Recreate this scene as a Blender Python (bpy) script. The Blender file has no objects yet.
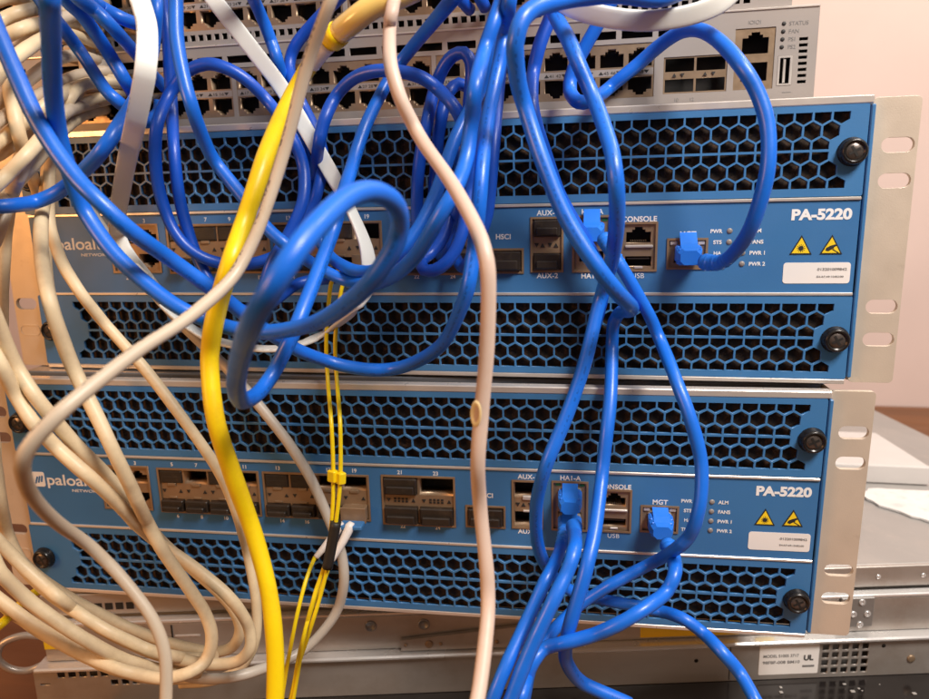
import bpy, math, random
import numpy as np
from mathutils import Vector, Matrix
random.seed(7)
S = bpy.context.scene
COL = S.collection
MM = 0.001

# ------------------------------------------------------------------ camera
cam_d = bpy.data.cameras.new('camera'); cam = bpy.data.objects.new('camera', cam_d); COL.objects.link(cam)
CAMP = Vector((96.04, -352.44, 24.60)) * MM
RIGHT = Vector((0.98413, 0.175972, -0.022845)); DOWN = Vector((0.014455, -0.207811, -0.978062)); FWD = Vector((-0.176859, 0.96221, -0.207057))
M = Matrix.Identity(4)
for i, v in enumerate((RIGHT, -DOWN, -FWD)):
    for j in range(3): M[j][i] = v[j]
M.translation = CAMP
cam.matrix_world = M
cam_d.sensor_width = 36; cam_d.lens = 36 * 700 / 929
cam_d.clip_start = 0.005; cam_d.clip_end = 20
cam_d.dof.use_dof = True; cam_d.dof.focus_distance = 0.335; cam_d.dof.aperture_fstop = 11
S.camera = cam

# ------------------------------------------------------------------ light of the room
w = bpy.data.worlds.new('World'); S.world = w; w.use_nodes = True
wn = w.node_tree.nodes; wl = w.node_tree.links
bg = wn['Background']
tc = wn.new('ShaderNodeTexCoord'); sx = wn.new('ShaderNodeSeparateXYZ'); cr = wn.new('ShaderNodeValToRGB')
wl.new(tc.outputs['Generated'], sx.inputs[0]); wl.new(sx.outputs[2], cr.inputs[0])
cr.color_ramp.elements[0].position = 0.0; cr.color_ramp.elements[0].color = (0.17, 0.08, 0.035, 1)   # dark floor of the room
cr.color_ramp.elements[1].position = 0.75; cr.color_ramp.elements[1].color = (0.95, 0.80, 0.68, 1)   # pale ceiling
wl.new(cr.outputs[0], bg.inputs[0]); bg.inputs[1].default_value = 0.40

def area(name, loc, target, size, power, col, sy=None):
    d = bpy.data.lights.new(name, 'AREA'); d.energy = power; d.color = col; d.size = size
    if sy: d.shape = 'RECTANGLE'; d.size_y = sy
    o = bpy.data.objects.new(name, d); COL.objects.link(o)
    o.location = loc
    o.rotation_euler = (Vector(target) - Vector(loc)).to_track_quat('-Z', 'Y').to_euler()
    return o
area('ceiling_lamp', (0.52, -0.44, 0.68), (0.15, 0.0, -0.05), 0.28, 14.0, (1.0, 0.91, 0.83))
area('wall_fill_light', (0.75, 0.25, 0.95), (0.55, 0.76, 0.05), 0.25, 6.2, (1.0, 0.90, 0.82))  # added lamp out of view, put in to brighten wall and server tops
area('warm_lamp', (-0.80, -0.75, 0.16), (-0.15, 0, -0.2), 0.30, 5.4, (1.0, 0.45, 0.15))
S.view_settings.view_transform = 'Standard'; S.view_settings.look = 'None'
S.view_settings.exposure = 0.0; S.view_settings.gamma = 1.0; S.view_settings.use_curve_mapping = False
S.cycles.max_bounces = 8; S.cycles.use_denoising = True

# ------------------------------------------------------------------ materials
MAT = {}
def mat(name, col, rough=0.5, metal=0.0, var=0.0, vscale=40, bump=0.0, bscale=400, spec=0.5, coat=0.0, dirt=None, dscale=60, dlo=0.55, dhi=0.75, stretch=None, trans=0.0):
    m = bpy.data.materials.new(name); m.use_nodes = True
    nt = m.node_tree; n = nt.nodes; L = nt.links
    b = n['Principled BSDF']
    b.inputs['Roughness'].default_value = rough; b.inputs['Metallic'].default_value = metal
    b.inputs['Specular IOR Level'].default_value = spec
    b.inputs['Coat Weight'].default_value = coat; b.inputs['Coat Roughness'].default_value = 0.15
    if trans: b.inputs['Transmission Weight'].default_value = trans
    t = n.new('ShaderNodeTexCoord'); src = t.outputs['Object']
    if stretch:
        mp = n.new('ShaderNodeMapping'); mp.inputs['Scale'].default_value = stretch; L.new(src, mp.inputs[0]); src = mp.outputs[0]
    rgb = n.new('ShaderNodeRGB'); rgb.outputs[0].default_value = (*col, 1); out = rgb.outputs[0]
    if var:
        nz = n.new('ShaderNodeTexNoise'); nz.inputs['Scale'].default_value = vscale; nz.inputs['Detail'].default_value = 6; L.new(src, nz.inputs[0])
        hs = n.new('ShaderNodeHueSaturation'); mr = n.new('ShaderNodeMapRange')
        mr.inputs[1].default_value = 0.25; mr.inputs[2].default_value = 0.75; mr.inputs[3].default_value = 1 - var; mr.inputs[4].default_value = 1 + var
        L.new(nz.outputs[0], mr.inputs[0]); L.new(mr.outputs[0], hs.inputs['Value']); L.new(out, hs.inputs['Color']); out = hs.outputs[0]
        mr2 = n.new('ShaderNodeMapRange'); mr2.inputs[3].default_value = max(rough - .12, .05); mr2.inputs[4].default_value = min(rough + .12, 1)
        nz2 = n.new('ShaderNodeTexNoise'); nz2.inputs['Scale'].default_value = vscale * 2.3; L.new(src, nz2.inputs[0])
        L.new(nz2.outputs[0], mr2.inputs[0]); L.new(mr2.outputs[0], b.inputs['Roughness'])
    if dirt:
        nd = n.new('ShaderNodeTexNoise'); nd.inputs['Scale'].default_value = dscale; nd.inputs['Detail'].default_value = 8; nd.inputs['Roughness'].default_value = .7; L.new(t.outputs['Object'], nd.inputs[0])
        md = n.new('ShaderNodeMapRange'); md.inputs[1].default_value = dlo; md.inputs[2].default_value = dhi; md.inputs[4].default_value = 0.8; L.new(nd.outputs[0], md.inputs[0])
        mx = n.new('ShaderNodeMix'); mx.data_type = 'RGBA'; mx.inputs[7].default_value = (*dirt, 1)
        L.new(md.outputs[0], mx.inputs[0]); L.new(out, mx.inputs[6]); out = mx.outputs[2]
    L.new(out, b.inputs['Base Color'])
    if bump:
        nb = n.new('ShaderNodeTexNoise'); nb.inputs['Scale'].default_value = bscale; nb.inputs['Detail'].default_value = 4; L.new(src, nb.inputs[0])
        bp = n.new('ShaderNodeBump'); bp.inputs['Strength'].default_value = bump; bp.inputs['Distance'].default_value = 0.0004
        L.new(nb.outputs[0], bp.inputs['Height']); L.new(bp.outputs[0], b.inputs['Normal'])
    MAT[name] = m; m['out'] = 1
    return m
def printed(name, base, ink, band=(0.0, 0.22), freq=520.0, strength=0.75):
    """cable jacket with a line of small ink print running along it (UV: x = metres along, y = round the jacket)"""
    m = MAT[base].copy(); m.name = name; nt = m.node_tree; n = nt.nodes; L = nt.links
    b = n['Principled BSDF']; src = b.inputs['Base Color'].links[0].from_socket
    uv = n.new('ShaderNodeUVMap'); sp = n.new('ShaderNodeSeparateXYZ'); L.new(uv.outputs[0], sp.inputs[0])
    mp = n.new('ShaderNodeMapping'); mp.inputs['Scale'].default_value = (freq, 11, 1); L.new(uv.outputs[0], mp.inputs[0])
    nz = n.new('ShaderNodeTexNoise'); nz.inputs['Scale'].default_value = 1.0; nz.inputs['Detail'].default_value = 1; L.new(mp.outputs[0], nz.inputs[0])
    words = n.new('ShaderNodeTexNoise'); words.noise_dimensions = '1D'; words.inputs['Scale'].default_value = 70; words.inputs['Detail'].default_value = 0; L.new(sp.outputs[0], words.inputs['W'])
    def math_(op, a, bb):
        k = n.new('ShaderNodeMath'); k.operation = op
        for i, v in enumerate((a, bb)):
            if isinstance(v, (int, float)): k.inputs[i].default_value = v
            else: L.new(v, k.inputs[i])
        return k.outputs[0]
    g1 = math_('GREATER_THAN', nz.outputs[0], 0.52); g2 = math_('GREATER_THAN', words.outputs[0], 0.43)
    lo = math_('GREATER_THAN', sp.outputs[1], band[0]); hi = math_('LESS_THAN', sp.outputs[1], band[1])
    f = math_('MULTIPLY', math_('MULTIPLY', g1, g2), math_('MULTIPLY', lo, hi)); f = math_('MULTIPLY', f, strength)
    mx = n.new('ShaderNodeMix'); mx.data_type = 'RGBA'; mx.inputs[7].default_value = (*ink, 1)
    L.new(f, mx.inputs[0]); L.new(src, mx.inputs[6]); L.new(mx.outputs[2], b.inputs['Base Color'])
    MAT[name] = m; return m

mat('blue_paint', (0.048, 0.185, 0.425), .42, 0, .07, 30, .12, 900, dirt=(0.12, 0.16, 0.22), dlo=.62, dhi=.85)
mat('blue_panel', (0.042, 0.168, 0.400), .46, 0, .05, 25, .08, 1200)
mat('silver_edge', (0.74, 0.70, 0.66), .32, .55, .05, 60)
mat('zinc', (0.66, 0.58, 0.48), .42, .3, .06, 50, .12, 1500, dirt=(0.34, 0.28, 0.22), dscale=90, dlo=.6, dhi=.9)
mat('steel', (0.46, 0.43, 0.40), .38, .6, .08, 18, .10, 700, dirt=(0.33, 0.27, 0.22), dscale=25, dlo=.5, dhi=.8, stretch=(1, 6, 6))
mat('case_top', (0.20, 0.225, 0.26), .35, .5, .08, 25, .1, 700)
mat('steel_dark', (0.28, 0.27, 0.26), .4, .5, .08, 25, .1, 700)
mat('steel_bright', (0.80, 0.80, 0.80), .25, .6, .05, 30)
mat('switch_grey', (0.33, 0.30, 0.28), .5, .1, .05, 40, .08, 1500)
mat('port_metal', (0.34, 0.245, 0.16), .38, .55, .10, 120, .1, 900)
mat('port_metal_dull', (0.30, 0.20, 0.12), .45, .35, .12, 120, .1, 900)
mat('dark_hole', (0.010, 0.009, 0.008), .7)
mat('dark_plastic', (0.035, 0.028, 0.024), .42, 0, .15, 150)
mat('cover_rubber', (0.028, 0.021, 0.016), .4, 0, .15, 150, dirt=(0.07, 0.05, 0.035), dscale=200)
mat('black_screw', (0.016, 0.015, 0.015), .25, .2, .1, 200)
mat('foam', (0.030, 0.018, 0.011), .95, 0, .5, 400, .8, 700, dirt=(0.17, 0.085, 0.04), dscale=260, dlo=.54, dhi=.70)
mat('clear_plug', (0.80, 0.80, 0.78), .15, 0, trans=.6)
mat('screw_face', (0.13, 0.11, 0.10), .3, .6, .2, 300)
mat('nick_pale', (0.86, 0.74, 0.42), .35)
mat('case_white', (0.66, 0.63, 0.61), .5, .1, .04, 30)
mat('white_print', (0.80, 0.82, 0.84), .6)
mat('grey_print', (0.20, 0.20, 0.20), .6)
mat('black_print', (0.02, 0.02, 0.02), .6)
mat('warning_yellow', (0.85, 0.62, 0.02), .5)
mat('sticker_white', (0.84, 0.82, 0.80), .5)
mat('led_clear', (0.26, 0.24, 0.23), .35, 0, .1, 300)
mat('led_green', (0.02, 0.16, 0.05), .3)
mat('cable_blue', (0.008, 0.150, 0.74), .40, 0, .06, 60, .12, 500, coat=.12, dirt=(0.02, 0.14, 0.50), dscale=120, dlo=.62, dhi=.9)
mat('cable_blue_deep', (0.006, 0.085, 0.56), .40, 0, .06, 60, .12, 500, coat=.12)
mat('plug_blue', (0.02, 0.19, 0.80), .35, 0, .05, 60, .06, 500)
mat('cable_cream', (0.77, 0.63, 0.41), .45, 0, .07, 25, .15, 300, dirt=(0.52, 0.40, 0.25), dscale=45, dlo=.45, dhi=.75)
mat('cable_tan', (0.56, 0.47, 0.36), .42, 0, .05, 25, .12, 300, dirt=(0.45, 0.33, 0.2), dscale=35, dlo=.55, dhi=.8)
mat('cable_grey', (0.55, 0.50, 0.43), .38, 0, .05, 25, .12, 300)
mat('cable_pink', (0.62, 0.48, 0.40), .45, 0, .06, 25, .12, 300, dirt=(0.62, 0.42, 0.30), dscale=60, dlo=.55, dhi=.8)
mat('cable_yellow', (0.90, 0.66, 0.005), .40, 0, .06, 30, .15, 300, dirt=(0.72, 0.42, 0.01), dscale=40, dlo=.5, dhi=.8)
mat('fibre_yellow', (0.88, 0.68, 0.01), .35, 0, .04, 30)
mat('ribbon_white', (0.76, 0.79, 0.76), .45, 0, .03, 30, .08, 300)
mat('clear_sleeve', (0.88, 0.66, 0.20), .18, 0, .04, 60, coat=.6)
mat('label_white', (0.83, 0.82, 0.80), .5, 0, .03, 60)
mat('boot_white', (0.84, 0.80, 0.77), .4)
mat('tape_black', (0.02, 0.018, 0.016), .5, 0, .1, 200)
mat('wall_paint', (0.86, 0.69, 0.63), .85, 0, .06, 6, .15, 120)
mat('wood', (0.20, 0.075, 0.022), .45, 0, .25, 5, .1, 200, stretch=(1, 9, 1))
mat('gloss_black', (0.012, 0.010, 0.010), .12, 0, .2, 20, coat=.3)
mat('paper_white', (0.76, 0.74, 0.72), .7, 0, .10, 40, .4, 120, dirt=(0.55, 0.52, 0.5), dscale=90, dlo=.52, dhi=.72)
mat('sticker_yellow', (0.80, 0.55, 0.02), .5, 0, .06, 60)
mat('handle_steel', (0.50, 0.46, 0.42), .35, .5, .05, 60)
mat('dusty_silver', (0.40, 0.385, 0.37), .45, .35, .06, 20, .08, 600, dirt=(0.50, 0.46, 0.42), dscale=30, dlo=.5, dhi=.8)
printed('cable_blue_printed', 'cable_blue', (0.004, 0.01, 0.08), (0.95, 0.995), 620, 0.35)
printed('cable_tan_printed', 'cable_tan', (0.06, 0.05, 0.05), (0.0, 0.11), 620)
printed('cable_grey_printed', 'cable_grey', (0.08, 0.07, 0.07), (0.12, 0.30))
printed('cable_pink_printed', 'cable_pink', (0.30, 0.22, 0.18), (0.02, 0.15))
printed('ribbon_printed', 'ribbon_white', (0.42, 0.45, 0.45), (0.10, 0.17), 400)

# ------------------------------------------------------------------ object helpers (all lengths in millimetres)
def empty(name, loc=(0, 0, 0), rot=None, parent=None):
    o = bpy.data.objects.new(name, None); COL.objects.link(o); o.empty_display_size = 0.02
    o.location = Vector(loc) * MM
    if rot is not None: o.rotation_mode = 'QUATERNION'; o.rotation_quaternion = rot.to_quaternion()
    if parent: o.parent = parent
    return o
def tag(o, label=None, cat=None, group=None, kind=None):
    if label: o['label'] = label
    if cat: o['category'] = cat
    if group: o['group'] = group
    if kind: o['kind'] = kind
    return o
class MB:
    """collects shapes given in mm, built as one mesh object"""
    def __init__(s): s.v = []; s.f = []; s.sm = []
    def add(s, v, f, smooth=False):
        k = len(s.v); s.v += [tuple(p) for p in v]; s.f += [tuple(i + k for i in q) for q in f]; s.sm += [smooth] * len(f); return s
    def box(s, x0, x1, y0, y1, z0, z1, b=0.0):
        if b <= 0:
            v = [(x, y, z) for x in (x0, x1) for y in (y0, y1) for z in (z0, z1)]
            f = [(0, 1, 3, 2), (4, 6, 7, 5), (0, 4, 5, 1), (2, 3, 7, 6), (0, 2, 6, 4), (1, 5, 7, 3)]
            return s.add(v, f)
        # chamfered box: three nested rings
        b = min(b, (x1 - x0) / 2.01, (y1 - y0) / 2.01, (z1 - z0) / 2.01)
        P = {}
        v = []; 
        for ix, X in enumerate((x0, x1)):
            for iy, Y in enumerate((y0, y1)):
                for iz, Z in enumerate((z0, z1)):
                    sx_, sy_, sz_ = (1, -1)[ix], (1, -1)[iy], (1, -1)[iz]
                    P[ix, iy, iz] = len(v)
                    v += [(X, Y + sy_ * b, Z + sz_ * b), (X + sx_ * b, Y, Z + sz_ * b), (X + sx_ * b, Y + sy_ * b, Z)]
        f = []
        for ix in (0, 1): f.append([P[ix, a, c] for a, c in ((0, 0), (0, 1), (1, 1), (1, 0))])
        for iy in (0, 1): f.append([P[a, iy, c] + 1 for a, c in ((0, 0), (0, 1), (1, 1), (1, 0))])
        for iz in (0, 1): f.append([P[a, c, iz] + 2 for a, c in ((0, 0), (0, 1), (1, 1), (1, 0))])
        for a in (0, 1):
            for c in (0, 1):
                f.append([P[a, c, 0], P[a, c, 1], P[a, c, 1] + 1, P[a, c, 0] + 1])
                f.append([P[a, 0, c], P[a, 1, c], P[a, 1, c] + 2, P[a, 0, c] + 2])
                f.append([P[0, a, c] + 1, P[1, a, c] + 1, P[1, a, c] + 2, P[0, a, c] + 2])
        for k in P.values(): f.append([k, k + 1, k + 2])
        return s.add(v, f)
    def prism(s, poly, y0, y1):
        """poly in (x,z), extruded from y0 to y1"""
        n = len(poly); v = [(p[0], y0, p[1]) for p in poly] + [(p[0], y1, p[1]) for p in poly]
        f = [tuple(range(n)), tuple(range(2 * n - 1, n - 1, -1))] + [(i, i + n, (i + 1) % n + n, (i + 1) % n) for i in range(n)]
        return s.add(v, f)
    def lathe(s, prof, c, axis='y', n=28, smooth=True):
        """prof: (distance along axis, radius)"""
        v = []; f = []
        for a, r in prof:
            for k in range(n):
                t = 2 * math.pi * k / n; p = (r * math.cos(t), r * math.sin(t))
                v.append({'y': (c[0] + p[0], c[1] + a, c[2] + p[1]), 'z': (c[0] + p[0], c[1] + p[1], c[2] + a), 'x': (c[0] + a, c[1] + p[0], c[2] + p[1])}[axis])
        for i in range(len(prof) - 1):
            for k in range(n): f.append((i * n + k, i * n + (k + 1) % n, (i + 1) * n + (k + 1) % n, (i + 1) * n + k))
        f.append(tuple(range(n))); f.append(tuple(range((len(prof) - 1) * n, len(prof) * n)))
        return s.add(v, f, smooth)
    def build(s, name, m, parent=None, loc=None, bevel=0, rot=None):
        me = bpy.data.meshes.new(name); me.from_pydata([(a * MM, b * MM, c * MM) for a, b, c in s.v], [], s.f)
        me.polygons.foreach_set('use_smooth', s.sm)
        fix(me)
        me.materials.append(MAT[m])
        o = bpy.data.objects.new(name, me); COL.objects.link(o)
        if parent: o.parent = parent
        if loc: o.location = Vector(loc) * MM
        if rot is not None: o.rotation_mode = 'QUATERNION'; o.rotation_quaternion = rot.to_quaternion()
        if bevel:
            md = o.modifiers.new('bevel', 'BEVEL'); md.width = bevel * MM; md.segments = 2; md.limit_method = 'ANGLE'
        return o
def fix(me):
    import bmesh
    b = bmesh.new(); b.from_mesh(me); bmesh.ops.recalc_face_normals(b, faces=b.faces); b.to_mesh(me); b.free()
def plate(name, outer, holes, y0, depth, m, parent, bevel=0.0):
    """flat plate with real holes: outer ring and hole rings in (x,z) mm, front face at y0, thickness depth"""
    c = bpy.data.curves.new('tmp', 'CURVE'); c.dimensions = '2D'; c.fill_mode = 'BOTH'; c.extrude = depth * MM / 2
    for poly in [outer] + list(holes):
        sp = c.splines.new('POLY'); sp.points.add(len(poly) - 1); sp.use_cyclic_u = True
        for p, q in zip(sp.points, poly): p.co = (q[0] * MM, q[1] * MM, 0, 1)
    o = bpy.data.objects.new('tmp', c); COL.objects.link(o)
    me = bpy.data.meshes.new_from_object(o.evaluated_get(bpy.context.evaluated_depsgraph_get()))
    bpy.data.objects.remove(o); bpy.data.curves.remove(c)
    for v in me.vertices: x, y, z = v.co; v.co = (x, z + (y0 + depth / 2) * MM, y)
    import bmesh
    b = bmesh.new(); b.from_mesh(me); bmesh.ops.remove_doubles(b, verts=b.verts, dist=1e-6); bmesh.ops.recalc_face_normals(b, faces=b.faces); b.to_mesh(b and me); b.free()
    me.name = name
    me.materials.clear(); me.materials.append(MAT[m])
    ob = bpy.data.objects.new(name, me); COL.objects.link(ob)
    if parent: ob.parent = parent
    if bevel:
        md = ob.modifiers.new('bevel', 'BEVEL'); md.width = bevel * MM; md.segments = 2; md.limit_method = 'ANGLE'
    return ob
def rect(x0, x1, z0, z1): return [(x0, z0), (x1, z0), (x1, z1), (x0, z1)]
def rrect(x0, x1, z0, z1, r, n=5):
    p = []
    for cx_, cz_, a in ((x1 - r, z0 + r, -90), (x1 - r, z1 - r, 0), (x0 + r, z1 - r, 90), (x0 + r, z0 + r, 180)):
        for k in range(n + 1):
            t = math.radians(a + 90 * k / n); p.append((cx_ + r * math.cos(t), cz_ + r * math.sin(t)))
    return p
def text(name, body, x, z, size, m, parent, y=-0.08, align='LEFT', bold=0.0, space=1.0, sx_=1.0, width=None):
    c = bpy.data.curves.new('tmp', 'FONT'); c.body = body; c.size = size * MM; c.align_x = align; c.offset = bold * MM; c.space_character = space; c.extrude = 0.00004
    o = bpy.data.objects.new('tmp', c); COL.objects.link(o)
    me = bpy.data.meshes.new_from_object(o.evaluated_get(bpy.context.evaluated_depsgraph_get()))
    bpy.data.objects.remove(o); bpy.data.curves.remove(c)
    for v in me.vertices: v.co = (v.co.x * sx_ + x * MM, -v.co.z + y * MM, v.co.y + z * MM)
    if width and len(me.vertices):
        x0 = min(v.co.x for v in me.vertices); x1 = max(v.co.x for v in me.vertices)
        k = width * MM / (x1 - x0)
        for v in me.vertices: v.co.x = x * MM + (v.co.x - x0) * k
    me.name = name; me.materials.clear(); me.materials.append(MAT[m])
    ob = bpy.data.objects.new(name, me); COL.objects.link(ob)
    if parent: ob.parent = parent
    return ob
def copy_tree(o, parent=None):
    c = o.copy(); COL.objects.link(c)
    if parent is not None: c.parent = parent
    for ch in list(o.children): copy_tree(ch, c)
    return c

def spline(pts, step=2.2):
    P = [Vector(p) for p in pts]; P = [P[0] * 2 - P[1]] + P + [P[-1] * 2 - P[-2]]; out = []
    for i in range(1, len(P) - 2):
        a, b, c, d = P[i - 1:i + 3]
        t0, t1, t2 = [max(math.sqrt((q - p).length), 1e-3) for p, q in ((a, b), (b, c), (c, d))]
        m1 = t1 * ((b - a) / t0 - (c - a) / (t0 + t1) + (c - b) / t1); m2 = t1 * ((c - b) / t1 - (d - b) / (t1 + t2) + (d - c) / t2)
        k = max(1, int((c - b).length / step))
        for j in range(k):
            t = j / k; out.append(b * (2 * t**3 - 3 * t * t + 1) + m1 * (t**3 - 2 * t * t + t) + c * (-2 * t**3 + 3 * t * t) + m2 * (t**3 - t * t))
    out.append(P[-2]); return out
def sweep(name, pts, D, m, parent=None, flat=None, face=None, sides=16, step=2.2, radii=None, wob=0.0):
    """a cable as one swept mesh; flat = thickness of a ribbon of width D; face(i, p) = the way its broad side looks"""
    P = spline(pts, step); n = len(P)
    T = [(P[min(i + 1, n - 1)] - P[max(i - 1, 0)]).normalized() for i in range(n)]
    up = Vector((0, -1, 0.13)); N = (up - T[0] * up.dot(T[0])).normalized()
    v = []; uvu = []; L = 0.0
    for i in range(n):
        if face: N = Vector(face(i / (n - 1), P[i]))
        N = (N - T[i] * N.dot(T[i])).normalized(); B = T[i].cross(N)
        if i: L += (P[i] - P[i - 1]).length
        uvu.append(L * MM)
        for k in range(sides):
            a = 2 * math.pi * (k + .5) / sides; ca, sa = math.cos(a), math.sin(a)
            if flat:
                e = 0.45; x = math.copysign(abs(ca)**e, ca) * flat / 2; y = math.copysign(abs(sa)**e, sa) * D / 2
            else:
                r = D / 2 * (radii(i / (n - 1)) if radii else 1.0); x, y = r * ca, r * sa
            v.append(tuple((P[i] + N * x + B * y) * MM))
    f = [(i * sides + k, i * sides + (k + 1) % sides, (i + 1) * sides + (k + 1) % sides, (i + 1) * sides + k) for i in range(n - 1) for k in range(sides)]
    f += [tuple(range(sides - 1, -1, -1)), tuple(range((n - 1) * sides, n * sides))]
    me = bpy.data.meshes.new(name); me.from_pydata(v, [], f); me.polygons.foreach_set('use_smooth', [True] * (len(f) - 2) + [False] * 2)
    uv = me.uv_layers.new(name='UVMap')
    for p in me.polygons:
        fi = p.index
        for li in p.loop_indices:
            vi = me.loops[li].vertex_index; i, k = divmod(vi, sides)
            kk = k
            if fi < (n - 1) * sides and fi % sides == sides - 1 and k == 0: kk = sides
            uv.data[li].uv = (uvu[i], kk / sides)
    me.materials.append(MAT[m])
    o = bpy.data.objects.new(name, me); COL.objects.link(o)
    if parent: o.parent = parent
    return o

# ================================================================== THE SETTING
def structure(name, mb, m): o = mb.build(name, m); o['kind'] = 'structure'; return o
structure('wall', MB().box(-2600, 2600, 760, 860, -700, 2000), 'wall_paint')
structure('desk_top', MB().box(-2600, 2600, -300, 757, -332, -292), 'wood')
# ================================================================== FIREWALL APPLIANCES
PITCH = 7.975; HR = PITCH / 2 - 0.42
def clip(poly, z0, z1):
    for sgn, lim in ((1, z0), (-1, -z1)):
        out = []
        for i in range(len(poly)):
            a, b = poly[i], poly[(i + 1) % len(poly)]; da, db = sgn * a[1] - lim, sgn * b[1] - lim
            if da >= 0: out.append(a)
            if (da >= 0) != (db >= 0): t = da / (da - db); out.append((a[0] + (b[0] - a[0]) * t, a[1] + (b[1] - a[1]) * t))
        poly = out
    return poly
def hexes(zlo, zhi, x_left, x_right):
    """two bands of hexagons with a thin rail between; the rows shorten towards the rail at both ends"""
    H = []; mid = (zlo + zhi) / 2
    for (b0, b1, order) in ((mid + .55, zhi, (2, 1, 0)), (zlo, mid - .55, (0, 1, 2))):
        c = (b0 + b1) / 2
        for row in (-1, 0, 1):
            short = order[row + 1]; n = 51 - short
            for k in range(n):
                cx_ = x_right - PITCH * (.5 + k) - short * PITCH / 2; cz_ = c + row * 6.9
                R = HR / math.cos(math.radians(30))
                p = [(cx_ + R * math.sin(math.radians(60 * q)), cz_ + R * math.cos(math.radians(60 * q))) for q in range(6)]
                p = clip(p, b0, b1)
                if len(p) > 2: H.append(p)
    return H
def rj45(cx_, cz_, up=True, w_=11.8, h=7.4):
    s = 1 if up else -1; z0 = cz_ - s * h / 2; z1 = cz_ + s * h / 2 - s * 1.2
    p = [(cx_ - w_ / 2, z0), (cx_ + w_ / 2, z0), (cx_ + w_ / 2, z1 - s * 1.0), (cx_ + 3.2, z1 - s * 1.0), (cx_ + 3.2, z1 + s * .2), (cx_ + 1.9, z1 + s * .2), (cx_ + 1.9, z1 + s * 1.4),
         (cx_ - 1.9, z1 + s * 1.4), (cx_ - 1.9, z1 + s * .2), (cx_ - 3.2, z1 + s * .2), (cx_ - 3.2, z1 - s * 1.0), (cx_ - w_ / 2, z1 - s * 1.0)]
    return p if up else p[::-1]
def port_block(name, parent, outer, holes, m='port_metal', y0=.6, depth=9, rim=True, pins=()):
    o = plate(name, rect(*outer), holes, y0, depth, m, parent)
    MB().box(outer[0] + .3, outer[1] - .3, y0 + depth + .05, y0 + depth + 1.2, outer[2] + .3, outer[3] - .3).build('backing', 'dark_hole', o)
    if rim:
        plate('rim', rect(outer[0] - .7, outer[1] + .7, outer[2] - .7, outer[3] + .7), [rect(outer[0] + .35, outer[1] - .35, outer[2] + .35, outer[3] - .35)], -.25, .8, 'port_metal_dull', o)
    for px_, pz_, up in pins:
        b = MB()
        for k in range(8): b.box(px_ - 3.8 + k * 1.02, px_ - 3.8 + k * 1.02 + .45, y0 + 2.5, y0 + 8.8, pz_ + (-3.0 if up else 2.5), pz_ + (-2.5 if up else 3.0))
        b.build('contact', 'port_metal', o)
    return o
def arrows(b, x, z, s=1.1):
    b.prism([(x - s, z + s * .8), (x + s, z + s * .8), (x, z - s)], .30, .58)
def arrows_up(b, x, z, s=1.1):
    b.prism([(x - s, z - s * .8), (x + s, z - s * .8), (x, z + s)], .30, .58)

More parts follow.
